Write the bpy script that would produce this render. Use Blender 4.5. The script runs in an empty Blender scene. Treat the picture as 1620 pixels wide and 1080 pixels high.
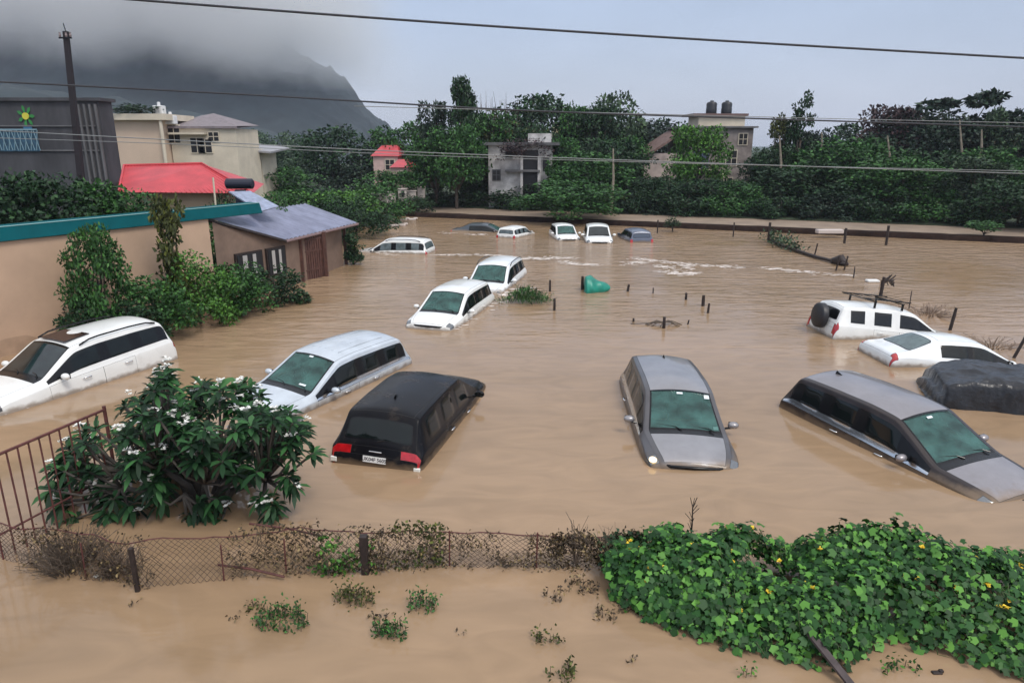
import bpy, bmesh, math, random
import numpy as np
from mathutils import Vector, Matrix, Euler
from mathutils import noise as mn
rad = math.radians
S = bpy.context.scene
# ------------------------------------------------------------------ camera
FPX, HORIZON, CAMZ = 1100.0, 228.0, 5.6
TILT = math.atan((540 - HORIZON) / FPX)
cam_d = bpy.data.cameras.new('camera')
cam = bpy.data.objects.new('camera', cam_d); S.collection.objects.link(cam)
cam.location = (0, 0, CAMZ); cam.rotation_euler = (math.pi/2 - TILT, 0, 0)
cam_d.sensor_width = 36; cam_d.lens = 36*FPX/1620; cam_d.clip_end = 6000; cam_d.clip_start = .05
S.camera = cam
# ------------------------------------------------------------------ sky, sun, exposure
SUN_EL, SUN_AZ = rad(55), rad(140)
wd = bpy.data.worlds.new('World'); S.world = wd; wd.use_nodes = True
nt = wd.node_tree; nt.nodes.clear()
N = nt.nodes.new; LK = nt.links.new
out = N('ShaderNodeOutputWorld'); bg1 = N('ShaderNodeBackground'); bg2 = N('ShaderNodeBackground'); add = N('ShaderNodeAddShader')
sky = N('ShaderNodeTexSky'); sky.sky_type = 'NISHITA'; sky.sun_disc = False
sky.sun_elevation = SUN_EL; sky.sun_rotation = SUN_AZ; sky.air_density = 1.2; sky.dust_density = 3
bg1.inputs[1].default_value = 0.05
LK(sky.outputs[0], bg1.inputs[0])
tc = N('ShaderNodeTexCoord'); sep = N('ShaderNodeSeparateXYZ'); LK(tc.outputs['Generated'], sep.inputs[0])
ramp = N('ShaderNodeValToRGB'); LK(sep.outputs[2], ramp.inputs[0])
cr = ramp.color_ramp; cr.elements[0].position = 0.0; cr.elements[0].color = (.47, .49, .585, 1)
cr.elements[1].position = 1.0; cr.elements[1].color = (.85, .85, .86, 1)
for p, c in ((.06, (.46, .49, .60, 1)), (.16, (.36, .42, .56, 1)), (.26, (.27, .33, .47, 1)), (.45, (.62, .65, .70, 1))):
    e = cr.elements.new(p); e.color = c
mp = N('ShaderNodeMapping'); mp.inputs['Scale'].default_value = (1, 1, 3.2); LK(tc.outputs['Generated'], mp.inputs[0])
nz = N('ShaderNodeTexNoise'); nz.inputs['Scale'].default_value = 2.6; nz.inputs['Detail'].default_value = 6; nz.inputs['Roughness'].default_value = .55
LK(mp.outputs[0], nz.inputs[0])
mr = N('ShaderNodeMapRange'); mr.inputs[1].default_value = .3; mr.inputs[2].default_value = .7; mr.inputs[3].default_value = .84; mr.inputs[4].default_value = 1.12
LK(nz.outputs[0], mr.inputs[0])
mx = N('ShaderNodeVectorMath'); mx.operation = 'SCALE'; LK(ramp.outputs[0], mx.inputs[0]); LK(mr.outputs[0], mx.inputs['Scale'])
LK(mx.outputs[0], bg2.inputs[0]); bg2.inputs[1].default_value = 0.98
LK(bg1.outputs[0], add.inputs[0]); LK(bg2.outputs[0], add.inputs[1]); LK(add.outputs[0], out.inputs[0])
sl = bpy.data.lights.new('sun', 'SUN'); sl.energy = 1.5; sl.angle = rad(18); sl.color = (1, .96, .9)
so = bpy.data.objects.new('sun', sl); S.collection.objects.link(so)
so.rotation_euler = Vector((-math.sin(SUN_AZ)*math.cos(SUN_EL), -math.cos(SUN_AZ)*math.cos(SUN_EL), -math.sin(SUN_EL))).to_track_quat('-Z', 'Y').to_euler()
S.view_settings.view_transform = 'Standard'; S.view_settings.look = 'None'; S.view_settings.exposure = 0.22; S.view_settings.gamma = 1
S.cycles.use_denoising = True; S.cycles.volume_bounces = 7; S.cycles.max_bounces = 9; S.cycles.volume_step_rate = .25; S.cycles.volume_max_steps = 128; S.cycles.sample_clamp_indirect = 3; S.cycles.sample_clamp_direct = 12
# ------------------------------------------------------------------ pixel helpers (layout only)
FW = Vector((0, math.cos(TILT), -math.sin(TILT))); UP = Vector((0, math.sin(TILT), math.cos(TILT)))
def ray(u, v): return FW + UP*((540 - v)/FPX) + Vector((1, 0, 0))*((u - 810)/FPX)
def gz(u, v, z=0.0):
    r = ray(u, v); return Vector((0, 0, CAMZ)) + r*((z - CAMZ)/r.z)
def gy(u, v, Y):
    r = ray(u, v); return Vector((0, 0, CAMZ)) + r*(Y/r.y)
# ------------------------------------------------------------------ materials
MATS = {}
def mat(name, col, rough=.6, metal=0., var=0., vscale=3., bump=0., bscale=20., coat=0., island=0., col2=None, spec=.5, emit=None, stretch=(1, 1, 1), alpha=1., trans=0.):
    if name in MATS: return MATS[name]
    m = bpy.data.materials.new(name); m.use_nodes = True; t = m.node_tree; b = t.nodes['Principled BSDF']
    b.inputs['Base Color'].default_value = (*col, 1); b.inputs['Roughness'].default_value = rough
    b.inputs['Metallic'].default_value = metal; b.inputs['Coat Weight'].default_value = coat; b.inputs['Coat Roughness'].default_value = .04
    b.inputs['Specular IOR Level'].default_value = spec
    if trans: b.inputs['Subsurface Weight'].default_value = 0
    if emit: b.inputs['Emission Color'].default_value = (*emit[0], 1); b.inputs['Emission Strength'].default_value = emit[1]
    if var or bump or col2:
        co = t.nodes.new('ShaderNodeTexCoord'); ma = t.nodes.new('ShaderNodeMapping'); ma.inputs['Scale'].default_value = stretch
        t.links.new(co.outputs['Object'], ma.inputs[0])
        n = t.nodes.new('ShaderNodeTexNoise'); n.inputs['Scale'].default_value = vscale; n.inputs['Detail'].default_value = 7; n.inputs['Roughness'].default_value = .6
        t.links.new(ma.outputs[0], n.inputs[0])
        r = t.nodes.new('ShaderNodeValToRGB'); r.color_ramp.elements[0].position = .33; r.color_ramp.elements[1].position = .67
        c2 = col2 or tuple(min(1, c*(1+var)) for c in col)
        r.color_ramp.elements[0].color = (*[c*(1-var) for c in col], 1); r.color_ramp.elements[1].color = (*c2, 1)
        t.links.new(n.outputs[0], r.inputs[0]); t.links.new(r.outputs[0], b.inputs['Base Color'])
        if bump:
            n2 = t.nodes.new('ShaderNodeTexNoise'); n2.inputs['Scale'].default_value = bscale; n2.inputs['Detail'].default_value = 5
            t.links.new(ma.outputs[0], n2.inputs[0])
            bp = t.nodes.new('ShaderNodeBump'); bp.inputs['Strength'].default_value = bump; bp.inputs['Distance'].default_value = .03
            t.links.new(n2.outputs[0], bp.inputs['Height']); t.links.new(bp.outputs[0], b.inputs['Normal'])
    if island:
        g = t.nodes.new('ShaderNodeNewGeometry'); r = t.nodes.new('ShaderNodeValToRGB'); c2 = col2 or tuple(c*2 for c in col)
        e = r.color_ramp.elements; e[0].color = (*[c*(1-island) for c in col], 1); e[1].color = (*c2, 1); e[1].position = 1
        x = e.new(.6); x.color = (*col, 1)
        t.links.new(g.outputs['Random Per Island'], r.inputs[0]); t.links.new(r.outputs[0], b.inputs['Base Color'])
    MATS[name] = m; return m
def leaf(name, col, col2=None): return mat(name, col, rough=.55, island=.55, col2=col2 or (col[0]*2.1, col[1]*1.9, col[2]*1.5), spec=.3)
# ------------------------------------------------------------------ mesh helpers
def link(o, parent=None):
    S.collection.objects.link(o)
    if parent is not None: o.parent = parent
    return o
def tag(o, label=None, cat=None, group=None, kind=None):
    if label: o['label'] = label
    if cat: o['category'] = cat
    if group: o['group'] = group
    if kind: o['kind'] = kind
    return o
def empty(name, loc, rot=(0, 0, 0)):
    o = bpy.data.objects.new(name, None); o.empty_display_size = .2; o.location = loc; o.rotation_euler = rot; return link(o)
class MB:
    def __init__(s): s.v = []; s.f = []
    def add(s, vs, fs):
        k = len(s.v); s.v += [tuple(x) for x in vs]; s.f += [tuple(i + k for i in f) for f in fs]; return s
    def box(s, c, d, rz=0, M=None):
        x, y, z = d[0]/2, d[1]/2, d[2]/2
        R = Matrix.Rotation(rz, 3, 'Z') if M is None else M
        vs = [R @ Vector((a*x, b*y, e*z)) + Vector(c) for a, b, e in ((-1,-1,-1),(1,-1,-1),(1,1,-1),(-1,1,-1),(-1,-1,1),(1,-1,1),(1,1,1),(-1,1,1))]
        return s.add(vs, [(0,3,2,1),(4,5,6,7),(0,1,5,4),(1,2,6,5),(2,3,7,6),(3,0,4,7)])
    def tube(s, pts, rs, n=7, cap=True):
        pts = [Vector(p) for p in pts]; rs = rs if isinstance(rs, (list, tuple)) else [rs]*len(pts)
        k = len(s.v); a = None
        for i, p in enumerate(pts):
            d = (pts[min(i+1, len(pts)-1)] - pts[max(i-1, 0)]).normalized()
            if a is None: a = d.orthogonal().normalized()
            a = (a - d*a.dot(d)).normalized(); b = d.cross(a)
            for j in range(n):
                t = 2*math.pi*j/n; s.v.append(tuple(p + (a*math.cos(t) + b*math.sin(t))*rs[i]))
        for i in range(len(pts)-1):
            for j in range(n):
                j2 = (j+1) % n; s.f.append((k+i*n+j, k+i*n+j2, k+(i+1)*n+j2, k+(i+1)*n+j))
        if cap: s.f.append(tuple(k+j for j in reversed(range(n)))); s.f.append(tuple(k+(len(pts)-1)*n+j for j in range(n)))
        return s
    def quadslab(s, q, th):
        q = [Vector(p) for p in q]; n = (q[1]-q[0]).cross(q[2]-q[0]).normalized()*th
        return s.add(q + [p - n for p in q], [(0,1,2,3),(7,6,5,4),(0,4,5,1),(1,5,6,2),(2,6,7,3),(3,7,4,0)])
    def prism(s, poly, z0, z1):
        n = len(poly)
        return s.add([(p[0], p[1], z0) for p in poly] + [(p[0], p[1], z1) for p in poly],
                     [tuple(reversed(range(n))), tuple(range(n, 2*n))] + [(i, (i+1) % n, n+(i+1) % n, n+i) for i in range(n)])
    def build(s, name, m, parent=None, smooth=False, bevel=0, loc=None):
        me = bpy.data.meshes.new(name); me.from_pydata(s.v, [], s.f)
        ms = m if isinstance(m, list) else [m]
        for x in ms: me.materials.append(x)
        if smooth: me.shade_smooth()
        o = bpy.data.objects.new(name, me)
        if loc is not None: o.location = loc
        link(o, parent)
        if bevel:
            b = o.modifiers.new('bevel', 'BEVEL'); b.width = bevel; b.segments = 2; b.limit_method = 'ANGLE'
        return o
def quads_obj(name, V, m, parent=None, k=4):
    """V: (n,k,3) array of polygon corners"""
    n = len(V); me = bpy.data.meshes.new(name)
    me.vertices.add(n*k); me.vertices.foreach_set('co', np.ascontiguousarray(V, dtype=np.float32).ravel())
    me.loops.add(n*k); me.loops.foreach_set('vertex_index', np.arange(n*k, dtype=np.int32))
    me.polygons.add(n); me.polygons.foreach_set('loop_start', np.arange(0, n*k, k, dtype=np.int32))
    me.update(calc_edges=True); me.validate(); me.materials.append(m)
    o = bpy.data.objects.new(name, me); return link(o, parent)
def leaves(rng, P, L, W, up=.35, dirs=None, fold=.25, droop=0.):
    """leaf = 6-gon folded along the rib: two quads. returns (2n,4,3)"""
    n = len(P)
    d = rng.normal(size=(n, 3)) if dirs is None else dirs + rng.normal(size=(n, 3))*.25
    d[:, 2] -= droop; d /= np.linalg.norm(d, axis=1)[:, None] + 1e-9
    nn = rng.normal(size=(n, 3)); nn[:, 2] += up*4; nn -= d*(nn*d).sum(1)[:, None]; nn /= np.linalg.norm(nn, axis=1)[:, None] + 1e-9
    s = np.cross(d, nn); L = np.broadcast_to(L, (n,))[:, None]*rng.uniform(.7, 1.25, (n, 1)); W = np.broadcast_to(W, (n,))[:, None]
    a = P; t = P + d*L; m1 = P + d*L*.5 + s*W*.5 + nn*W*fold; m2 = P + d*L*.5 - s*W*.5 + nn*W*fold
    return np.stack([np.stack([a, m1, t, m2], 1)], 1).reshape(-1, 4, 3)
# ------------------------------------------------------------------ common materials
M = dict(
    glass=mat('tinted_glass', (.005, .008, .008), .05, var=.4, vscale=4, spec=.4),
    shield=None,
    trim=mat('black_trim', (.004, .004, .005), .22, spec=.35), gap=mat('panel_gap', (.01, .01, .01), .7),
    chrome=mat('chrome', (.7, .71, .72), .18, 1.), red=mat('lamp_red', (.42, .008, .012), .12, coat=1, var=.3, vscale=9),
    lamp=mat('lamp_clear', (.16, .17, .18), .15, .5, coat=1), lit=mat('lamp_lit', (1, .8, .5), .2, emit=((1, .72, .38), 2.2)),
    plate=mat('plate_white', (.75, .75, .74), .4), ink=mat('plate_ink', (.02, .02, .03), .5),
    rust=mat('rusty_red_iron', (.10, .032, .028), .65, var=.35, vscale=8), darkwood=mat('dark_wet_wood', (.025, .016, .014), .6, var=.5, vscale=10),
)
def mud_film(m):
    """dried silt left on the panels just above the water, with a ragged edge"""
    t = m.node_tree; b = t.nodes['Principled BSDF']; n = t.nodes.new; l = t.links.new
    g = n('ShaderNodeNewGeometry'); sp = n('ShaderNodeSeparateXYZ'); l(g.outputs['Position'], sp.inputs[0])
    z = n('ShaderNodeTexNoise'); z.inputs['Scale'].default_value = 5; z.inputs['Detail'].default_value = 6; l(g.outputs['Position'], z.inputs[0])
    a = n('ShaderNodeMath'); a.operation = 'MULTIPLY_ADD'; l(z.outputs[0], a.inputs[0]); a.inputs[1].default_value = -.20; l(sp.outputs[2], a.inputs[2])
    r = n('ShaderNodeMapRange'); r.inputs[1].default_value = .03; r.inputs[2].default_value = -.07; r.inputs[3].default_value = 0; r.inputs[4].default_value = .8; l(a.outputs[0], r.inputs[0])
    sm = n('ShaderNodeTexNoise'); sm.inputs['Scale'].default_value = 1.7; sm.inputs['Detail'].default_value = 8; sm.inputs['Roughness'].default_value = .7; l(g.outputs['Position'], sm.inputs[0])
    r2 = n('ShaderNodeMapRange'); r2.inputs[1].default_value = .55; r2.inputs[2].default_value = .75; r2.inputs[3].default_value = 0; r2.inputs[4].default_value = .16; l(sm.outputs[0], r2.inputs[0])
    mxv = n('ShaderNodeMath'); mxv.operation = 'MAXIMUM'; l(r.outputs[0], mxv.inputs[0]); l(r2.outputs[0], mxv.inputs[1])
    mx = n('ShaderNodeMixRGB'); l(mxv.outputs[0], mx.inputs[0]); src = b.inputs['Base Color'].links[0].from_socket; l(src, mx.inputs[1]); mx.inputs[2].default_value = (.20, .14, .09, 1); l(mx.outputs[0], b.inputs['Base Color'])
    rr = n('ShaderNodeMapRange'); rr.inputs[3].default_value = b.inputs['Roughness'].default_value; rr.inputs[4].default_value = .75; l(mxv.outputs[0], rr.inputs[0]); l(rr.outputs[0], b.inputs['Roughness'])
    return m
def paint(name, c, metal=.0, rough=.3, dirt=.12, coat=.6):
    fresh = name not in MATS
    return mud_film(mat(name, c, rough, metal, var=dirt, vscale=2.2, coat=coat)) if fresh else MATS[name]
def see_through(name, col, tint, fac):
    m = mat(name, col, .05, var=.5, vscale=3.2, spec=.7); t = m.node_tree; b = t.nodes['Principled BSDF']; o = t.nodes['Material Output']
    tr = t.nodes.new('ShaderNodeBsdfTransparent'); tr.inputs[0].default_value = (*tint, 1); mx = t.nodes.new('ShaderNodeMixShader'); mx.inputs[0].default_value = fac
    t.links.new(tr.outputs[0], mx.inputs[1]); t.links.new(b.outputs[0], mx.inputs[2]); t.links.new(mx.outputs[0], o.inputs[0]); return m
M['shield'] = see_through('windshield_glass', (.055, .150, .132), (.70, .90, .86), .60)
SEAT = mat('seat_fabric', (.12, .10, .085), .9, var=.3, vscale=5); DASH = mat('dashboard_plastic', (.015, .015, .016), .6)
def rbox(name, c, d, m, parent, rot=(0, 0, 0), bev=.04):
    o = MB().box((0, 0, 0), d).build(name, m, parent, bevel=bev); o.location = c; o.rotation_euler = rot; return o
def interior(root, x0=.95):
    rbox('dashboard', (x0-.02, 0, .98), (.55, 1.5, .20), DASH, root)
    for x in (x0-1.0, x0-1.9):
        for y in (.38, -.38):
            s_ = rbox('seat', (x, y, .98), (.16, .52, .72), SEAT, root, (0, rad(-12), 0), .06); rbox('headrest', (-.03, 0, .45), (.11, .27, .18), SEAT, s_, (0, 0, 0), .045)
    w = MB().tube([(x0-.38+.06*math.sin(t)*0, -.38+.19*math.cos(t), 1.08+.19*math.sin(t)) for t in np.linspace(0, 6.283, 21)], .016, 6, cap=False).build('steering_wheel', DASH, root, smooth=True)
    m = MB().box((x0-.42, 0, 1.50), (.03, .22, .07)).build('interior_mirror', DASH, root, bevel=.01)
# ------------------------------------------------------------------ cars
PT = ('body', 'windshield', 'rear_window', 'side_window', 'trim', 'gap', 'chrome', 'roof', 'hood', 'tailgate', 'door', 'taillight', 'headlight', 'cowl', 'glasstrim')
ID = {n: i for i, n in enumerate(PT)}
def st(x, zc, we, ze, wb, zb): return (x, zc, we, ze, wb, zb)
SPEC = {}
SPEC['mpv'] = dict(st=[st(-2.37,.60,.70,.58,.74,.5), st(-2.43,.80,.76,.78,.82,.70), st(-2.39,.95,.77,.93,.86,.84), st(-2.33,1.13,.75,1.10,.885,1.0), st(-2.29,1.19,.73,1.15,.895,1.05),
    st(-2.06,1.56,.66,1.52,.90,1.07), st(-2.0,1.68,.655,1.61,.90,1.07), st(-1.88,1.715,.66,1.63,.905,1.07), st(-1.15,1.75,.675,1.66,.915,1.06), st(-1.05,1.752,.675,1.66,.915,1.055), st(-.25,1.755,.675,1.665,.915,1.04),
    st(-.15,1.755,.675,1.665,.915,1.04), st(.34,1.71,.67,1.63,.915,1.02), st(.47,1.665,.665,1.60,.915,1.02), st(.58,1.60,.67,1.54,.915,1.015), st(1.15,1.285,.74,1.235,.91,1.0), st(1.37,1.16,.775,1.115,.905,.985),
    st(1.47,1.145,.77,1.10,.90,.985), st(1.95,1.10,.72,1.05,.89,.96), st(2.22,1.05,.66,1.0,.86,.92), st(2.42,.97,.60,.93,.80,.86), st(2.50,.78,.55,.74,.72,.68)],
    rg=(4,5), roof=(6,13), ws=(13,16), cowl=16, hood=(17,20), tail=(2,3), pil=[(8,9),(10,11)], win=[(7,8),(9,10),(11,14)], quarter=(14,16), back=(5,7), door=[(11,16),(9,11)],
    tl=[(2,3,6,9),(1,3,4,6)], hl=[(19,20,3,7)], chrome=(4,16), mirror=(.93,.93,1.14), handles=[(-.72,.93,.965),(.38,.935,.935)])
SPEC['suv'] = dict(st=[st(-2.22,.60,.70,.58,.74,.5), st(-2.27,.82,.76,.80,.84,.72), st(-2.24,1.0,.77,.97,.88,.88), st(-2.20,1.15,.76,1.12,.90,1.03), st(-2.17,1.22,.74,1.18,.905,1.08),
    st(-2.06,1.56,.68,1.52,.91,1.10), st(-2.0,1.69,.67,1.62,.91,1.10), st(-1.88,1.73,.675,1.65,.915,1.10), st(-1.25,1.775,.69,1.68,.925,1.09), st(-1.15,1.78,.69,1.68,.925,1.09), st(-.35,1.785,.69,1.685,.925,1.07),
    st(-.25,1.785,.69,1.685,.925,1.07), st(.20,1.74,.685,1.65,.925,1.06), st(.32,1.69,.68,1.62,.925,1.06), st(.42,1.63,.685,1.57,.925,1.055), st(.92,1.30,.745,1.25,.92,1.04), st(1.10,1.19,.78,1.145,.915,1.02),
    st(1.20,1.17,.78,1.12,.91,1.01), st(1.8,1.12,.74,1.06,.90,.97), st(2.1,1.06,.66,1.0,.86,.92), st(2.24,.93,.60,.89,.79,.82), st(2.28,.72,.55,.68,.72,.62)],
    rg=(4,5), roof=(6,13), ws=(13,16), cowl=16, hood=(17,20), tail=(2,3), pil=[(8,9),(10,11)], win=[(7,8),(9,10),(11,14)], quarter=(14,16), back=(5,7), door=[(11,16),(9,11)],
    tl=[(1,3,5,8),(1,4,3,6)], hl=[(19,20,3,7)], chrome=None, mirror=(.80,.94,1.17), handles=[(-.82,.94,.98),(.25,.945,.96)])
def scaled(src, sx, sy, sz, zoff=0, **kw):
    d = dict(SPEC[src]); d['st'] = [(x*sx, zc*sz+zoff, we*sy, ze*sz+zoff, wb*sy, zb*sz+zoff) for x, zc, we, ze, wb, zb in d['st']]
    d['mirror'] = (d['mirror'][0]*sx, d['mirror'][1]*sy, d['mirror'][2]*sz); d['handles'] = [(a*sx, b*sy, c*sz) for a, b, c in d['handles']]
    d.update(kw); return d
SPEC['hatch'] = scaled('suv', .80, .90, .88)
SPEC['sedan'] = dict(st=[st(-2.20,.50,.66,.48,.70,.42), st(-2.26,.72,.72,.70,.80,.62), st(-2.22,.90,.74,.87,.83,.78), st(-2.14,1.0,.73,.965,.85,.88), st(-1.72,1.035,.70,1.0,.87,.92),
    st(-1.02,1.36,.56,1.31,.88,.885), st(-.90,1.395,.56,1.335,.88,.885), st(-.78,1.41,.565,1.35,.885,.885), st(-.62,1.42,.57,1.36,.885,.885), st(-.55,1.425,.57,1.36,.885,.885), st(-.12,1.435,.575,1.37,.885,.88),
    st(-.04,1.435,.575,1.37,.885,.88), st(.22,1.41,.575,1.355,.885,.875), st(.35,1.375,.575,1.32,.885,.875), st(.46,1.33,.58,1.28,.885,.87), st(1.05,1.04,.69,1.0,.88,.90), st(1.22,.965,.73,.93,.875,.885),
    st(1.31,.95,.73,.91,.87,.875), st(1.85,.88,.68,.84,.84,.80), st(2.1,.81,.60,.77,.79,.73), st(2.22,.70,.54,.66,.72,.62), st(2.26,.55,.5,.52,.66,.48)],
    rg=(4,5), roof=(6,13), ws=(13,16), cowl=16, hood=(17,20), tail=(2,4), pil=[(10,11)], win=[(6,10),(11,14)], quarter=(14,16), back=(4,6), door=[(11,16),(8,11)],
    tl=[(2,3,6,8),(1,3,3,6)], hl=[(19,20,3,7)], chrome=None, mirror=(.9,.90,1.0), handles=[(-.45,.90,.83),(.4,.9,.82)], sedan=True)
def car_mesh(sp):
    """cage -> two subdivision levels -> window and panel outlines; returns (co, normals, {part: [faces...]})"""
    bm = bmesh.new(); lay = bm.faces.layers.int.new('pt')
    cl = bm.edges.layers.float.new('crease_edge')
    rows = []
    for (x, zc, we, ze, wb, zb) in sp['st']:
        half = [(wb*.95, min(.28, zb-.2)), (wb*.995, min(.55, zb-.12)), (wb*1.005, min(.78, zb-.07)), (wb*.992, zb-.045 if zb-.10 < .8 else zb-.10), (wb*.975, zb-.012), (wb*.955, zb+.02)]
        if ze - zb < .06: half[4] = (wb*.97, zb); half[5] = (wb*.94 if wb*.94 > we+.05 else we+.06, zb+(ze-zb)*.4)
        gx, gz_ = (we+.038, ze-.038) if ze-zb > .15 else (we+.035, ze-(ze-zb)*.25)
        half += [(gx, gz_), (we+.02, ze-.008), (we-.035, ze+.012), (we*.62, ze+(zc-ze)*.62), (we*.32, ze+(zc-ze)*.92), (0, zc)]
        L = [bm.verts.new((x, y, z)) for y, z in half]
        R_ = [bm.verts.new((x, -y, z)) for y, z in half[:-1]] + [L[-1]]
        rows.append((L, R_))
    cells = {}
    for i in range(len(rows)-1):
        for sd in (0, 1):
            a, b = rows[i][sd], rows[i+1][sd]
            for j in range(11):
                q = [a[j], b[j], b[j+1], a[j+1]]
                if sd: q.reverse()
                cells[i, j, sd] = bm.faces.new(q)
    for i in (0, len(rows)-1):
        L, R_ = rows[i]
        for j in range(11):
            q = [L[j], L[j+1], R_[j+1], R_[j]] if j < 10 else [L[j], L[j+1], R_[j]]
            if i: q.reverse()
            bm.faces.new(q)
    def rng_(i0, i1, j0, j1, sds=(0, 1)): return [cells[i, j, s] for i in range(i0, i1) for j in range(j0, j1) for s in sds]
    regs = [('body', 'body', 0, 0)]      # material slot -> part, ring part, ring width, ring depth
    def put(fs, n, ring=None, th=0, dep=0.):
        k = len(regs); regs.append((n, ring, th, dep))
        for f in fs: f.material_index = k
    put(rng_(*sp['quarter'], 5, 6), 'trim')
    for a, b in sp['pil']: put(rng_(a, b, 5, 6), 'body' if sp.get('bodypil') else 'trim')
    if not sp.get('sedan'): put(rng_(*sp['back'], 5, 6), 'trim' if sp.get('darkback', True) else 'body')
    if sp.get('chrome') and not sp.get('nochrome'):
        for s in (0, 1): put(rng_(*sp['chrome'], 4, 5, (s,)), 'chrome')
    for s in (0, 1):
        put([f for i0, i1, j0, j1 in sp['tl'] for f in rng_(i0, i1, j0, j1, (s,))], 'taillight', 'gap', .006)
        put([f for i0, i1, j0, j1 in sp['hl'] for f in rng_(i0, i1, j0, j1, (s,))], 'headlight', 'gap', .006)
    put(rng_(sp['cowl'], sp['cowl']+1, 8, 11), 'cowl')
    put(rng_(*sp['ws'], 8, 11), 'windshield', 'glasstrim', .034, -.003)
    put(rng_(*sp['rg'], 8, 11), 'rear_window', 'glasstrim', .028, -.003)
    put(rng_(*sp['roof'], 8, 11), 'roof', 'gap', .010)
    put(rng_(*sp['hood'], 8, 11), 'hood', 'gap', .007)
    put([f for f in rng_(*sp['tail'], 8, 11) if f.material_index == 0], 'tailgate', 'gap', .006)
    for s in (0, 1):
        for a, b in sp['win']: put(rng_(a, b, 5, 6, (s,)), 'side_window', 'glasstrim', .009, -.003)
        for a, b in sp['door']: put(rng_(a, b, 0, 4, (s,)), 'door', 'gap', .005)
    for i in range(len(rows)-1):
        for sd in (0, 1):
            for j, c in ((4, .45), (6, .25), (7, .5)):
                e = bm.edges.get((rows[i][sd][j], rows[i+1][sd][j]))
                if e: e[cl] = c
    for i, c in ((sp['ws'][1], .6), (sp['ws'][0], .45), (sp['rg'][1], .5), (sp['rg'][0], .4)):
        for sd in (0, 1):
            for j in range(8, 11):
                e = bm.edges.get((rows[i][sd][j], rows[i][sd][j+1]))
                if e: e[cl] = c
    me = bpy.data.meshes.new('cage'); bm.to_mesh(me); bm.free()
    for _ in regs: me.materials.append(None)
    o = bpy.data.objects.new('cage', me); S.collection.objects.link(o)
    md = o.modifiers.new('s', 'SUBSURF'); md.levels = 2; md.render_levels = 2
    em = bpy.data.meshes.new_from_object(o.evaluated_get(bpy.context.evaluated_depsgraph_get())); bpy.data.objects.remove(o)
    bm = bmesh.new(); bm.from_mesh(em); lay = bm.faces.layers.int.new('pt')
    by = {}
    for f in bm.faces: by.setdefault(f.material_index, []).append(f); f[lay] = ID[regs[f.material_index][0]]
    for k, (n, ring, th, dep) in enumerate(regs):
        if ring and th and k in by:
            r = bmesh.ops.inset_region(bm, faces=by[k], thickness=th, depth=dep, use_even_offset=True, use_boundary=True)
            for f in r['faces']: f[lay] = ID[ring]; f.material_index = 0
    bm.verts.index_update(); bm.normal_update()
    co = [tuple(v.co) for v in bm.verts]; nr = [tuple(v.normal) for v in bm.verts]
    out_ = {}
    for f in bm.faces: out_.setdefault(PT[f[lay]], {}).setdefault(f.material_index if PT[f[lay]] not in ('gap', 'glasstrim', 'trim', 'body') else 0, []).append(tuple(v.index for v in f.verts))
    bm.free()
    return co, nr, out_
NAMES = dict(chrome='chrome_strip')
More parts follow.
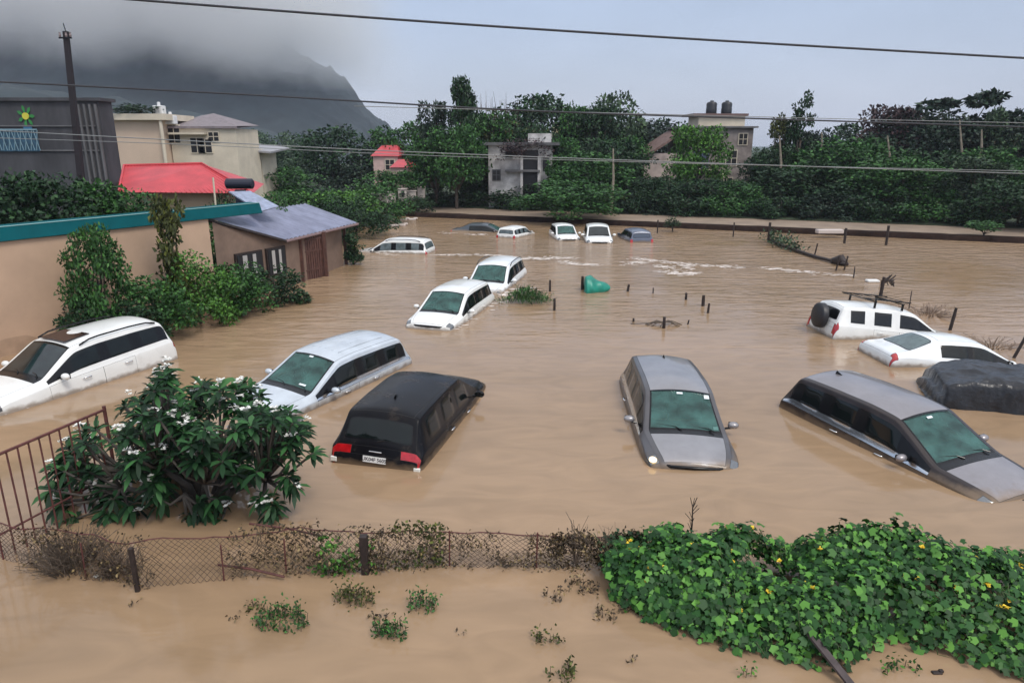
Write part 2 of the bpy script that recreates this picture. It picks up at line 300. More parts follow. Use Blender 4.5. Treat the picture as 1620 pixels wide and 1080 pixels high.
def make_car(name, kind, pm, label, cat, pos, ypr, scale=1., glass=None, shield=None, rearglass=None, extra=None, lower=None, **over):
    sp = dict(SPEC[kind]); sp.update(over)
    root = empty(name, pos); root.rotation_mode = 'XYZ'
    root.rotation_euler = (Matrix.Rotation(rad(ypr[0]), 3, 'Z') @ Matrix.Rotation(rad(ypr[1]), 3, 'Y') @ Matrix.Rotation(rad(ypr[2]), 3, 'X')).to_euler()
    root.scale = (scale,)*3; tag(root, label, cat, 'cars standing in the flood water')
    co, nrm, pt = car_mesh(sp)
    mm = dict(windshield=shield or M['shield'], rear_window=rearglass or glass or M['glass'], side_window=glass or M['glass'], chrome=M['chrome'],
              roof=pm, hood=pm, tailgate=pm, door=lower or pm, taillight=M['red'], headlight=M['lamp'], cowl=M['trim'])
    parts = {}
    def emit(nm, fl, mats):
        fs = [f for g, _ in fl for f in g]
        ids = sorted({v for f in fs for v in f}); mp_ = {v: k for k, v in enumerate(ids)}
        m2 = bpy.data.meshes.new(nm); m2.from_pydata([co[v] for v in ids], [], [tuple(mp_[v] for v in f) for f in fs])
        for x in mats: m2.materials.append(x)
        m2.polygons.foreach_set('material_index', [k for g, k in fl for _ in g])
        m2.shade_smooth(); m2.normals_split_custom_set_from_vertices([nrm[v] for v in ids])
        return link(bpy.data.objects.new(nm, m2), root)
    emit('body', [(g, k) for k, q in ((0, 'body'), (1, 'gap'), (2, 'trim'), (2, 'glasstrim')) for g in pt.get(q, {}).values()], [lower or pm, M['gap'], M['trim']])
    for pn, gs in pt.items():
        if pn in ('body', 'gap', 'trim', 'glasstrim'): continue
        for g in gs.values(): parts.setdefault(pn, []).append(emit(NAMES.get(pn, pn), [(g, 0)], [mm[pn]]))
    # mirrors, handles, wipers
    mx_, my_, mz_ = sp['mirror']
    for s in (1, -1):
        b = bmesh.new(); bmesh.ops.create_cube(b, size=1)
        for v in b.verts:
            f_ = 1 if v.co.x > 0 else 0
            v.co = Vector((v.co.x*(.17), v.co.y*(.30 if not f_ else .23), v.co.z*(.21 if not f_ else .13))) + Vector((0, 0, 0))
        me = bpy.data.meshes.new('side_mirror'); b.to_mesh(me); b.free(); me.materials.append(pm); me.shade_smooth()
        ob = bpy.data.objects.new('side_mirror', me); ob.location = (mx_, s*(my_+.10), mz_); link(ob, root)
        sm = ob.modifiers.new('s', 'SUBSURF'); sm.levels = sm.render_levels = 2
        MB().box((-.06, 0, 0), (.012, .17, .10)).build('mirror_glass', M['glass'], ob)
        MB().tube([(0, -s*.16, -.07), (0, -s*.03, -.05)], .022).build('mirror_arm', M['trim'], ob)
        for hx, hy, hz in sp['handles']:
            dr = [d for d in parts.get('door', []) if (sum(v.co.y for v in d.data.vertices) > 0) == (s > 0)]
            dr.sort(key=lambda d: abs(sum(v.co.x for v in d.data.vertices)/len(d.data.vertices) - hx))
            MB().tube([(hx-.10, s*hy*.995, hz-.01), (hx-.08, s*(hy+.025), hz), (hx+.06, s*(hy+.028), hz+.004), (hx+.10, s*hy*.995, hz)], [.013, .016, .016, .012]).build('door_handle', M['chrome'] if sp.get('chromehandle', 1) else pm, dr[0] if dr else root, smooth=True)
    x1, z1 = sp['st'][sp['ws'][1]][0], sp['st'][sp['ws'][1]][1]; x0, z0 = sp['st'][sp['ws'][0]][0], sp['st'][sp['ws'][0]][1]
    sl_ = (z0-z1)/(x0-x1)
    for y0, y1 in ((.55, -.02), (-.08, -.60)):
        MB().tube([(x1+.03, y0, z1+.004), (x1-.05, y0-.10, z1+.035), (x1-.13, y1+.05, z1+.045)], [.012, .009, .007], 5).build('wiper', M['trim'], root)
    if mm['windshield'] is M['shield'] and pos[1] < 35 and kind != 'sedan': interior(root, x1-.42)
    xf, wf, zf = sp['st'][-2][0], sp['st'][-2][2], sp['st'][-2][1]
    MB().tube([(xf-.10, wf*1.12, zf-.10), (xf+.035, wf*.7, zf-.095), (xf+.06, 0, zf-.09), (xf+.035, -wf*.7, zf-.095), (xf-.10, -wf*1.12, zf-.10)], [.02, .03, .034, .03, .02], 7).build('grille', M['trim'], root, smooth=True)
    if extra: extra(root, parts, sp, pm)
    return root
def on_top(sp, x, off=.0):
    st_ = sp['st']
    for a, b in zip(st_, st_[1:]):
        if a[0] <= x <= b[0]: return a[1] + (b[1]-a[1])*(x-a[0])/(b[0]-a[0]) + off
def plate_text(txt, parent, M4, size, m):
    cu = bpy.data.curves.new('plate_lettering', 'FONT'); cu.body = txt; cu.size = size; cu.align_x = 'CENTER'; cu.align_y = 'CENTER'; cu.extrude = .001; cu.offset = .0015
    t = bpy.data.objects.new('tmp', cu); S.collection.objects.link(t)
    me = bpy.data.meshes.new_from_object(t.evaluated_get(bpy.context.evaluated_depsgraph_get())); bpy.data.objects.remove(t)
    me.materials.clear(); me.materials.append(m); me.transform(M4)
    o = bpy.data.objects.new('plate_lettering', me); return link(o, parent)
def antenna(x, z=None):
    def f(root, parts, sp, pm):
        zz = on_top(sp, x, -.01)
        MB().add([(x-.09,.0,zz+.075),(x+.10,0,zz),(x-.10,.03,zz),(x-.10,-.03,zz),(x-.075,.01,zz+.07),(x-.075,-.01,zz+.07)], [(0,2,1),(0,1,3),(0,3,2)]).build('roof_antenna', M['trim'], root)
    return f
def stickers(root, sp, items):
    a, b = sp['st'][sp['ws'][0]], sp['st'][sp['ws'][1]]
    m = mat('sticker', (.72, .78, .8), .5)
    for t, y, w, h in items:     # t 0 header .. 1 cowl
        x = a[0]+(b[0]-a[0])*t; z = a[1]+(b[1]-a[1])*t
        d = Vector((b[0]-a[0], 0, b[1]-a[1])).normalized(); n = Vector((-d.z, 0, d.x)); off = n*(.016 - .04*(abs(y)/.6)**2)
        c = Vector((x, y, z)) + off
        MB().add([c-d*h/2-Vector((0,w/2,0)), c+d*h/2-Vector((0,w/2,0)), c+d*h/2+Vector((0,w/2,0)), c-d*h/2+Vector((0,w/2,0))], [(0,1,2,3)]).build('windshield_sticker', m, root)
def rails(root, m, sp, x0=-1.85, x1=.15, y=.70, h=.05):
    for s in (1, -1):
        pts = []
        for k in range(9):
            x = x0+(x1-x0)*k/8; pts.append((x, s*(y*(1-.01*k*0)), on_top(sp, x) - .085 + (h if 0 < k < 8 else 0)))
        MB().tube(pts, .02, 6).build('roof_rail', m, root, smooth=True)
# ------------------------------------------------------------------ the cars
grey = paint('paint_grey', (.30, .29, .30), .45, .33); bronze = paint('paint_grey_bronze', (.28, .26, .27), .45, .34); bronze_low = paint('paint_bronze_dark', (.022, .014, .013), .2, .3, coat=.25); grey_dark_refl = paint('paint_grey_dark_refl', (.10, .095, .10), .4, .33, coat=.3)  # last one: darker copy of grey, dark reflection on the sides put into colour
black = mud_film(mat('paint_black', (.006, .006, .008), .25, 0, coat=.04, spec=.16, var=.1, vscale=3)); silver = paint('paint_silver', (.58, .63, .68), .3, .3); white = paint('paint_white', (.80, .81, .79), 0, .3, .05)
white_b = paint('paint_white_cool', (.78, .81, .82), 0, .35, .06); greyblue = paint('paint_slate', (.10, .12, .17), .3, .35); dkgrey = paint('paint_dark_grey', (.05, .065, .08), .3, .3)
def lettered_plate(txt, x, z, tilt=8):
    def f(root):
        p = MB().box((0, 0, 0), (.012, .44, .115)).build('number_plate', M['plate'], root, bevel=.004); p.location = (x, 0, z); p.rotation_euler = (0, rad(tilt), 0)
        plate_text(txt, p, Matrix.Translation((-.0075, 0, 0)) @ Matrix.Rotation(-math.pi/2, 4, 'Z') @ Matrix.Rotation(math.pi/2, 4, 'X'), .092, M['ink'])
        return p
    return f
def ex_greyc(root, parts, sp, pm):
    antenna(-1.55)(root, parts, sp, pm); stickers(root, sp, [(.10, -.02, .12, .05), (.14, .52, .10, .10), (.90, .60, .09, .08)])
    for o in parts['headlight']:
        if sum(v.co.y for v in o.data.vertices) < 0:
            b = bmesh.new(); bmesh.ops.create_icosphere(b, subdivisions=3, radius=1, matrix=Matrix.Translation((2.33, -.74, .93)) @ Matrix.Diagonal((.09, .07, .045, 1)))
            me = bpy.data.meshes.new('lamp_bulb'); b.to_mesh(me); b.free(); me.materials.append(M['lit']); me.shade_smooth(); link(bpy.data.objects.new('lamp_bulb', me), o); o['label'] = 'headlight still lit'
make_car('parked_car', 'mpv', grey, 'grey people carrier facing the camera with one glowing headlight', 'car', (3.36, 13.80, -.87), (-92.9, -.5, -2.7), lower=grey_dark_refl, extra=ex_greyc)
def ex_greyr(root, parts, sp, pm):
    antenna(-1.6)(root, parts, sp, pm); stickers(root, sp, [(.12, -.03, .13, .05)])
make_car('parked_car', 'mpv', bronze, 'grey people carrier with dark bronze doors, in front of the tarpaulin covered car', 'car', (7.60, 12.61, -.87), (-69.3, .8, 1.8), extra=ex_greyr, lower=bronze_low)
def ex_black(root, parts, sp, pm):
    antenna(-1.35)(root, parts, sp, pm); lettered_plate('UK04F 5605', -2.43, .90)(root)
    MB().tube([(-2.38, -.12, 1.03), (-2.39, 0, 1.035), (-2.38, .12, 1.03)], .012).build('tailgate_badge', M['chrome'], root)
    MB().tube([(-2.30, 0, 1.2), (-2.24, -.2, 1.235), (-2.20, -.45, 1.26)], [.014, .01, .007], 5).build('rear_wiper', M['trim'], root)
    for s in (1, -1): MB().box((-2.40, s*.80, .80), (.05, .12, .09)).build('bumper_reflector', mat('reflector_white', (.8, .8, .75), .2, emit=None), root, bevel=.01)
make_car('parked_car', 'mpv', black, 'black people carrier seen from behind with red tail lamps and white number plate', 'car', (-1.98, 13.80, -.79), (77.2, .9, 2.6), extra=ex_black, nochrome=True)
def ex_silver(root, parts, sp, pm):
    stickers(root, sp, [(.08, -.03, .12, .05), (.88, .35, .2, .05)])
    for k in range(5): MB().tube([(-1.6, (k-2)*.2, on_top(sp, -1.6, .0)-.0-.02*(abs(k-2)/2)**2), (-.6, (k-2)*.2, on_top(sp, -.6, .0)-.02*(abs(k-2)/2)**2), (.1, (k-2)*.2, on_top(sp, .1, .0)-.02*(abs(k-2)/2)**2)], .010, 5).build('roof_rib', pm, root)
make_car('parked_car', 'mpv', silver, 'silver people carrier beside the black one, partly behind the flowering tree', 'car', (-4.52, 16.0, -.77), (-117, -.9, -4.1), scale=.98, extra=ex_silver)
def ex_whitel(root, parts, sp, pm):
    rails(root, M['trim'], sp, y=.72)
    MB().box((-.02, 0, on_top(sp, 0, -.006)), (.62, .86, .02), M=Matrix.Rotation(rad(2.2), 3, 'Y')).build('sunroof', mat('sunroof_glass', (.02, .008, .008), .08), root, bevel=.01)
    for s in (1, -1): MB().tube([(2.235, s*(.62), .86), (2.26, s*.5, .80), (2.27, s*.42, .84)], .02).build('grille_strip', M['trim'], root)
make_car('parked_car', 'suv', white, 'white car with sunroof and roof rails at the left edge by the peach wall', 'car', (-10.85, 16.3, -.68), (-114, 1.9, -.7), scale=1.04, extra=ex_whitel, shield=mat('windshield_dark', (.014, .02, .02), .06, var=.5, vscale=4, spec=.7))
def ex_m(root, parts, sp, pm): antenna(-1.6)(root, parts, sp, pm)
make_car('parked_car', 'mpv', white, 'nearer of the two white cars in mid water, its nose under water', 'car', (-2.05, 23.35, -.74), (-105.4, -.5, -1.2), scale=.95, extra=ex_m, nochrome=True, chromehandle=0)
def ex_b(root, parts, sp, pm): rails(root, M['trim'], sp, y=.72, h=.07)
make_car('parked_car', 'suv', white_b, 'white car with roof rails directly behind another white car in mid water', 'car', (-.72, 28.93, -.90), (-103.8, .7, .2), extra=ex_b)
def ex_rack(root, parts, sp, pm):
    MB().tube([(-2.26, -.05, 1.24), (-2.28, -.05, 1.24), (-2.46, -.05, 1.24), (-2.50, -.05, 1.24)], [.32, .40, .39, .30], 24).build('spare_wheel_cover', mat('black_vinyl', (.02, .02, .024), .45), root, smooth=True, bevel=.02)
    for x in (-1.05, -.15):
        b = MB().box((x, 0, 1.90), (.05, 1.5, .03)); [b.box((x, s*.70, 1.80), (.05, .05, .20)) for s in (1, -1)]; b.build('rack_crossbar', M['trim'], root)
    b = MB()
    for s in (1, -1): b.tube([(-1.4, s*.62, 1.96), (.15, s*.62, 1.96)], .022, 6)
    for k in range(5): b.tube([(-1.35+.36*k, -.62, 1.945), (-1.35+.36*k, .62, 1.945)], .013, 5)
    b.build('roof_rack', M['trim'], root)
make_car('parked_car', 'suv', white, 'white car with spare wheel cover and black roof rack', 'car', (11.6, 20.9, -.90), (4, 6.5, -3), extra=ex_rack, scale=.97, darkback=False, bodypil=True, chromehandle=0, glass=mat('side_glass_black', (.004, .005, .006), .06))
def ex_sed(root, parts, sp, pm): pass
make_car('parked_car', 'sedan', white_b, 'white sedan facing right between the roof rack car and the tarpaulin', 'car', (12.0, 18.2, -.83), (3, 5.5, -1), extra=ex_sed, chromehandle=0, rearglass=mat('rear_glass_pale', (.10, .14, .14), .08, var=.3, vscale=5), darkback=False)
def ex_side(root, parts, sp, pm): rails(root, M['trim'], sp, y=.72, h=.06)
make_car('parked_car', 'suv', white, 'white car seen side on beside the grey roofed hut', 'car', (-6.45, 37.9, -1.0), (168, 1, 0), extra=ex_side, scale=.97, glass=mat('side_glass_pale', (.10, .13, .14), .08, var=.4, vscale=4))
make_car('parked_car', 'sedan', dkgrey, 'dark grey sedan nearly submerged, farthest left in the row before the road', 'car', (-1.85, 47.2, -.92), (-12, 1, 0))
make_car('parked_car', 'hatch', white, 'white hatchback seen from its rear corner, second in the far row', 'car', (.30, 44.6, -.66), (62, 0, 0), scale=.84, glass=mat('side_glass_pale', (.1, .13, .14), .1))
make_car('parked_car', 'hatch', white, 'small white car facing the camera, third from the left in the far row', 'car', (3.27, 43.6, -.60), (-84, 0, 0), scale=.9)
make_car('parked_car', 'hatch', white, 'white car with white mirrors facing the camera in the far row', 'car', (5.22, 42.5, -.66), (-92.8, 0, 0), shield=mat('windshield_dark', (.014, .02, .02), .06))
make_car('parked_car', 'hatch', greyblue, 'slate blue car seen from behind at the right end of the far row', 'car', (7.50, 42.8, -.66), (97, -1, 0), scale=.88, rearglass=mat('rear_glass_slate', (.07, .09, .13), .2))
# tarpaulin covered car
def tarp():
    b = MB(); nx, ny = 150, 90
    root = None
    vs = []
    prof = [(-2.3, 0), (-2.28, 1.15), (-2.1, 1.38), (-1.2, 1.52), (0, 1.55), (.8, 1.34), (1.4, 1.05), (2.1, .95), (2.3, .7), (2.35, 0)]
    def pz(x):
        for a, c in zip(prof, prof[1:]):
            if a[0] <= x <= c[0]: return a[1]+(c[1]-a[1])*(x-a[0])/(c[0]-a[0])
        return 0
    for i in range(nx+1):
        x = -2.35+4.7*i/nx
        h = sum(pz(min(2.34, max(-2.29, x+d))) for d in (-.15, 0, .15))/3
        for j in range(ny+1):
            t = (j/ny-.5)*2; a = abs(t)
            w = 1.0
            if a < .6: y = t*.86/.6; z = h*(1-.04*(a/.6)**3)
            else: k = (a-.6)/.4; y = math.copysign(.86+.20*k**.5, t); z = h*(.96-.96*k)
            q = Vector((x*1.3+t*.9, t*1.6, 0)); f = mn.fractal(q*Vector((1, 1, 1))*1.3, 1.0, 2.0, 3) + .6*(.5-abs(mn.noise(Vector((x*1.1+t*2.2, t*1.1-x*.5, 7))*2)))
            rd = 0
            for fq, am in ((1.3, .050), (2.8, .026), (6, .010)): rd += am*(1-2.6*abs(mn.noise(Vector((x*fq*.8+t*fq*.9, t*fq*1.1-x*fq*.45, fq)))))
            z += f*.03+rd*(1 if a < .85 else .4); y += rd*.8*math.copysign(1, t)*(a > .5)*(1 if a < .9 else .3); y += f*.03
            vs.append((x, y, z))
    fs = [(i*(ny+1)+j, (i+1)*(ny+1)+j, (i+1)*(ny+1)+j+1, i*(ny+1)+j+1) for i in range(nx) for j in range(ny)]
    b.add(vs, fs); o = b.build('covered_car', mat('black_tarpaulin', (.014, .015, .019), .3, var=.35, vscale=3, bump=.4, bscale=14), smooth=True)
    tag(o, 'car wrapped in a wrinkled black tarpaulin at the right edge', 'covered car', 'cars standing in the flood water')
    o.location = (11.85, 14.75, -.92); o.rotation_euler = (0, rad(2), rad(-16))
tarp()
# ------------------------------------------------------------------ water, ground, road, hills
def water_mat():
    m = bpy.data.materials.new('muddy_water'); m.use_nodes = True; t = m.node_tree; b = t.nodes['Principled BSDF']; n = t.nodes.new; l = t.links.new
    b.inputs['Roughness'].default_value = .10; b.inputs['IOR'].default_value = 1.33; b.inputs['Specular IOR Level'].default_value = .5
    tc = n('ShaderNodeTexCoord')
    def noi(sc, det, str_=(1, 1, 1), dist=0.):
        mp = n('ShaderNodeMapping'); mp.inputs['Scale'].default_value = str_; l(tc.outputs['Object'], mp.inputs[0])
        x = n('ShaderNodeTexNoise'); x.inputs['Scale'].default_value = sc; x.inputs['Detail'].default_value = det; x.inputs['Distortion'].default_value = dist; l(mp.outputs[0], x.inputs[0]); return x
    big = noi(.09, 4, (1, 1.6, 1), .6)
    r = n('ShaderNodeValToRGB'); l(big.outputs[0], r.inputs[0]); e = r.color_ramp.elements
    e[0].position = .3; e[0].color = (.272, .182, .104, 1); e[1].position = .7; e[1].color = (.355, .242, .152, 1)
    silt = noi(.8, 6, (1, 2.4, 1), 1.2)
    mxr = n('ShaderNodeMapRange'); mxr.inputs[1].default_value = .3; mxr.inputs[2].default_value = .7; mxr.inputs[3].default_value = .88; mxr.inputs[4].default_value = 1.09; l(silt.outputs[0], mxr.inputs[0])
    vm = n('ShaderNodeVectorMath'); vm.operation = 'SCALE'; l(r.outputs[0], vm.inputs[0]); l(mxr.outputs[0], vm.inputs['Scale']); l(vm.outputs[0], b.inputs['Base Color'])
    # current: calm water near the houses, choppy in the open current
    sp = n('ShaderNodeSeparateXYZ'); l(tc.outputs['Object'], sp.inputs[0])
    cur = n('ShaderNodeMapRange'); cur.inputs[1].default_value = 15; cur.inputs[2].default_value = 32; cur.inputs[3].default_value = .05; cur.inputs[4].default_value = 1.0; l(sp.outputs[1], cur.inputs[0])
    pat = noi(.12, 3, (1, 1, 1), 0); pm = n('ShaderNodeMapRange'); pm.inputs[1].default_value = .35; pm.inputs[2].default_value = .6; pm.inputs[3].default_value = .12; pm.inputs[4].default_value = 1.15; l(pat.outputs[0], pm.inputs[0])
    am = n('ShaderNodeMath'); am.operation = 'MULTIPLY'; l(cur.outputs[0], am.inputs[0]); l(pm.outputs[0], am.inputs[1])
    w1 = noi(1.0, 5, (.5, 1.7, 1), 1.0); w2 = noi(4.5, 4, (.6, 1.3, 1), .4)
    b1 = n('ShaderNodeBump'); b1.inputs['Distance'].default_value = .15; l(am.outputs[0], b1.inputs['Strength']); l(w1.outputs[0], b1.inputs['Height'])
    b2 = n('ShaderNodeBump'); b2.inputs['Distance'].default_value = .05; l(am.outputs[0], b2.inputs['Strength']); l(w2.outputs[0], b2.inputs['Height']); l(b1.outputs[0], b2.inputs['Normal'])
    w3 = noi(.5, 3, (1, 1.4, 1), .5); b3 = n('ShaderNodeBump'); b3.inputs['Distance'].default_value = .04; b3.inputs['Strength'].default_value = .25; l(w3.outputs[0], b3.inputs['Height']); l(b2.outputs[0], b3.inputs['Normal'])
    l(b3.outputs[0], b.inputs['Normal'])
    return m
WATER = water_mat()
tag(MB().add([(-45,-12,0),(75,-12,0),(75,62,0),(-45,62,0)], [(0,1,2,3)]).build('water', WATER), kind='structure')
SOIL = mat('wet_soil', (.022, .013, .010), 1, spec=.1, var=.4, vscale=2, bump=.4, bscale=6); MUD = mat('muddy_road', (.24, .18, .13), .7, var=.2, vscale=.7, bump=.2, bscale=5, stretch=(1,1,1))
GRASS = mat('meadow_ground', (.035, .055, .022), .9, var=.5, vscale=1.5, bump=.5, bscale=8)
tag(MB().add([(-1500,-60,-1.6),(1500,-60,-1.6),(1500,2200,-1.6),(-1500,2200,-1.6)], [(0,1,2,3)]).build('ground', GRASS), kind='structure')
# far bank: E(t) runs from the gate towards the right
BA, BB = Vector((-9.5, 57.2, 0)), Vector((60, 28.6, 0)); BD = (BB-BA).normalized(); BN = Vector((-BD.y, BD.x, 0))
def bank(s, d, z=0.): p = BA + BD*s + BN*d; return Vector((p.x, p.y, z))
LEN = (BB-BA).length
b = MB(); ns = 150
for k in range(ns+1):
    s = LEN*k/ns; w = .12*mn.noise(Vector((s*.5, 0, 0))); h = .30+.05*mn.noise(Vector((s*.8, 3, 0)))
    b.v += [tuple(bank(s, -.35+w, -.4)), tuple(bank(s, -.15+w, h*.6)), tuple(bank(s, 0+w, h)), tuple(bank(s, .5, h+.02)), tuple(bank(s, .8, -.2))]
    if k: b.f += [((k-1)*5+j, k*5+j, k*5+j+1, (k-1)*5+j+1) for j in range(4)]
tag(b.build('bank', SOIL, smooth=True), kind='structure')
tag(MB().add([bank(0, .3, .20), bank(LEN, .3, .20), bank(LEN, 6.2, .24), bank(0, 6.2, .24)], [(0,1,2,3)]).build('road', MUD), kind='structure')
tag(MB().add([bank(-60, 6.0, .28), bank(LEN+20, 6.0, .28), bank(LEN+20, 400, 1), bank(-60, 400, 1)], [(0,1,2,3)]).build('field', GRASS), kind='structure')
# land behind the peach wall
WA, WB_ = Vector((-20.5, 5.6, 0)), Vector((-10.65, 24.6, 0)); WD = (WB_-WA).normalized(); WN = Vector((-WD.y, WD.x, 0))
tag(MB().add([WA+WN*.6+Vector((0,0,.05)), WB_+WN*.6+Vector((0,0,.05))+WD*1, Vector((-13,58,.05)), Vector((-200,300,.3)), Vector((-200,0,.1))], [(0,1,2,3,4)]).build('garden_ground', GRASS), kind='structure')
# hills
def hill(name, X0, X1, Y0, Y1, nx, ny, hf, m):
    vs = []; 
    for j in range(ny+1):
        for i in range(nx+1):
            x = X0+(X1-X0)*i/nx; y = Y0+(Y1-Y0)*j/ny; vs.append((x, y, hf(x, y)))
    fs = [(j*(nx+1)+i, j*(nx+1)+i+1, (j+1)*(nx+1)+i+1, (j+1)*(nx+1)+i) for j in range(ny) for i in range(nx)]
    return tag(MB().add(vs, fs).build(name, m, smooth=True), kind='structure')
HM = mat('forested_slope', (.026, .038, .042), .95, var=.5, vscale=.02, bump=1, bscale=.15)
def interp(x, pts):
    if x <= pts[0][0]: return pts[0][1]
    for a, c in zip(pts, pts[1:]):
        if x <= c[0]: k = (x-a[0])/(c[0]-a[0]); return a[1]+(c[1]-a[1])*k
    return pts[-1][1]
def h1(x, y):
    t = max(0, 1-abs(y-640)/260); t = t*t*(3-2*t)
    r = interp(x, [(-900,200),(-560,190),(-420,172),(-330,150),(-250,122),(-215,98),(-185,82),(-165,73),(-150,66),(-140,47),(-128,34),(-118,26),(-112,13),(-100,4),(-60,0)])
    return -2 + t*(r + (5*mn.fractal(Vector((x*.03, y*.03, 1)), 1, 2, 4)+3.2*mn.fractal(Vector((x*.11, y*.11, 4)), .8, 2, 5))*(min(1, r/30+.3))) 
hill('hills', -900, -60, 380, 900, 420, 130, h1, HM)
def h2(x, y):
    t = max(0, 1-abs(y-330)/110); t = t*t*(3-2*t)
    r = interp(x, [(-600,60),(-330,46),(-240,38),(-190,30),(-150,24),(-120,17),(-90,9),(-60,0)])
    return -2 + t*(r*.9 + 4*mn.fractal(Vector((x*.05, y*.05, 5)), 1, 2, 4)*(min(1, r/30)))
hill('hills', -600, -60, 220, 440, 140, 50, h2, HM)
# ------------------------------------------------------------------ foliage things
LM = dict(dark=leaf('leaf_dark', (.016, .048, .018)), mid=leaf('leaf_mid', (.032, .100, .024)), bright=leaf('leaf_bright', (.060, .16, .028)), grey=leaf('leaf_greygreen', (.045, .085, .045)),
          blue=leaf('leaf_bluegreen', (.020, .042, .028)), olive=leaf('leaf_olive', (.06, .075, .02)), dry=leaf('leaf_dry', (.07, .05, .03), (.30, .22, .10)), haze=leaf('leaf_haze_tint', (.055, .10, .055)), plum=leaf('leaf_plumeria', (.014, .052, .018), (.05, .16, .045)),  # haze: paler leaf green, with distance haze put into the colour
          gourd=leaf('leaf_gourd', (.018, .080, .014), (.12, .31, .045)), purple=leaf('leaf_purple', (.05, .03, .035)), yellow=leaf('leaf_yellow', (.20, .22, .02), (.5, .45, .05)))
BARK = mat('bark', (.09, .07, .055), .85, var=.35, vscale=6, bump=.5, bscale=18); BARKD = mat('bark_dark', (.035, .026, .022), .85, var=.35, vscale=6); BARKL = mat('bark_pale', (.25, .21, .16), .8, var=.3, vscale=5)
CROWNS = {}
def crown_data(kind, seed, n, ls, leafm):
    key = (kind, seed, n, ls, leafm)
    if key in CROWNS: return CROWNS[key]
    rng = np.random.default_rng(seed); C = []
    # unit crown: height 0..1, radius ~.5
    if kind == 'broad':
        for _ in range(34):
            a = rng.uniform(0, 6.28); z = rng.uniform(.25, .93); R = .42*math.sqrt(max(.05, 1-((z-.5)/.52)**2)); r = R*rng.uniform(.35, 1.05); C.append((math.cos(a)*r, math.sin(a)*r, z, rng.uniform(.09, .17), .75))
    elif kind == 'round':
        for _ in range(46):
            v = rng.normal(size=3); v /= np.linalg.norm(v); v *= rng.uniform(.6, 1)**.5; C.append((v[0]*.40, v[1]*.40, .52+v[2]*.38, rng.uniform(.10, .16), .8))
    elif kind == 'tall':
        for _ in range(34):
            a = rng.uniform(0, 6.28); z = rng.uniform(.12, .97); R = .30*(1-.35*z)*(1+.35*math.sin(z*19+seed)); r = R*rng.uniform(.2, 1); C.append((math.cos(a)*r, math.sin(a)*r, z, rng.uniform(.07, .13), .8))
    elif kind == 'cone':
        for _ in range(48):
            a = rng.uniform(0, 6.28); z = rng.uniform(.05, .98); R = .36*(1-z)**.8+.03; r = R*rng.uniform(.4, 1.1); C.append((math.cos(a)*r, math.sin(a)*r, z, .05+.07*(1-z), .6))
    elif kind == 'sparse':
        for _ in range(17):
            a = rng.uniform(0, 6.28); z = rng.uniform(.45, .97); r = .46*rng.uniform(.3, 1); C.append((math.cos(a)*r, math.sin(a)*r, z, rng.uniform(.06, .11), .45))
    elif kind == 'bush':
        for _ in range(30):
            a = rng.uniform(0, 6.28); r = .46*math.sqrt(rng.uniform(0, 1)); z = rng.uniform(.05, .85)*math.sqrt(max(.1, 1-(r/.55)**2)); C.append((math.cos(a)*r, math.sin(a)*r, z, rng.uniform(.10, .17), .9))
    elif kind == 'palm':
        P = []; 
        for q in range(11):
            a = q*6.28/11+rng.uniform(-.2, .2); el = rng.uniform(-.1, .9)
            for s in np.linspace(.08, 1, 26):
                p = np.array([math.cos(a)*.5*s*math.cos(el*.5), math.sin(a)*.5*s*math.cos(el*.5), .6+.35*math.sin(el)*s-.42*s*s])
                for sd in (-1, 1): P.append((p, np.array([-math.sin(a)*sd, math.cos(a)*sd, -.5])+np.array([math.cos(a), math.sin(a), -.3])*.4))
        pts = np.array([p for p, _ in P]); d = np.array([q for _, q in P])
        V = leaves(rng, pts, .14, .03, dirs=d, fold=.1)
    if kind != 'palm':
        w = np.array([c[3]**2 for c in C]); idx = rng.choice(len(C), n, p=w/w.sum()); C = np.array(C)
        v = rng.normal(size=(n, 3)); v /= np.linalg.norm(v, axis=1)[:, None]; rr = rng.uniform(.35, 1.12, n)**.6
        pts = C[idx, :3] + v*(C[idx, 3]*rr)[:, None]*np.stack([np.ones(n), np.ones(n), C[idx, 4]], 1)
        dd = v.copy(); dd[:, 2] -= .3
        V = leaves(rng, pts, ls, ls*.62, dirs=dd*.6+rng.normal(size=(n, 3))*.5, up=.25)
    o = quads_obj('crown', V, LM[leafm]); me = o.data; bpy.data.objects.remove(o); CROWNS[key] = (me, C if kind != 'palm' else [(0, 0, .6, .1, 1)]); return CROWNS[key]
TREES = {}
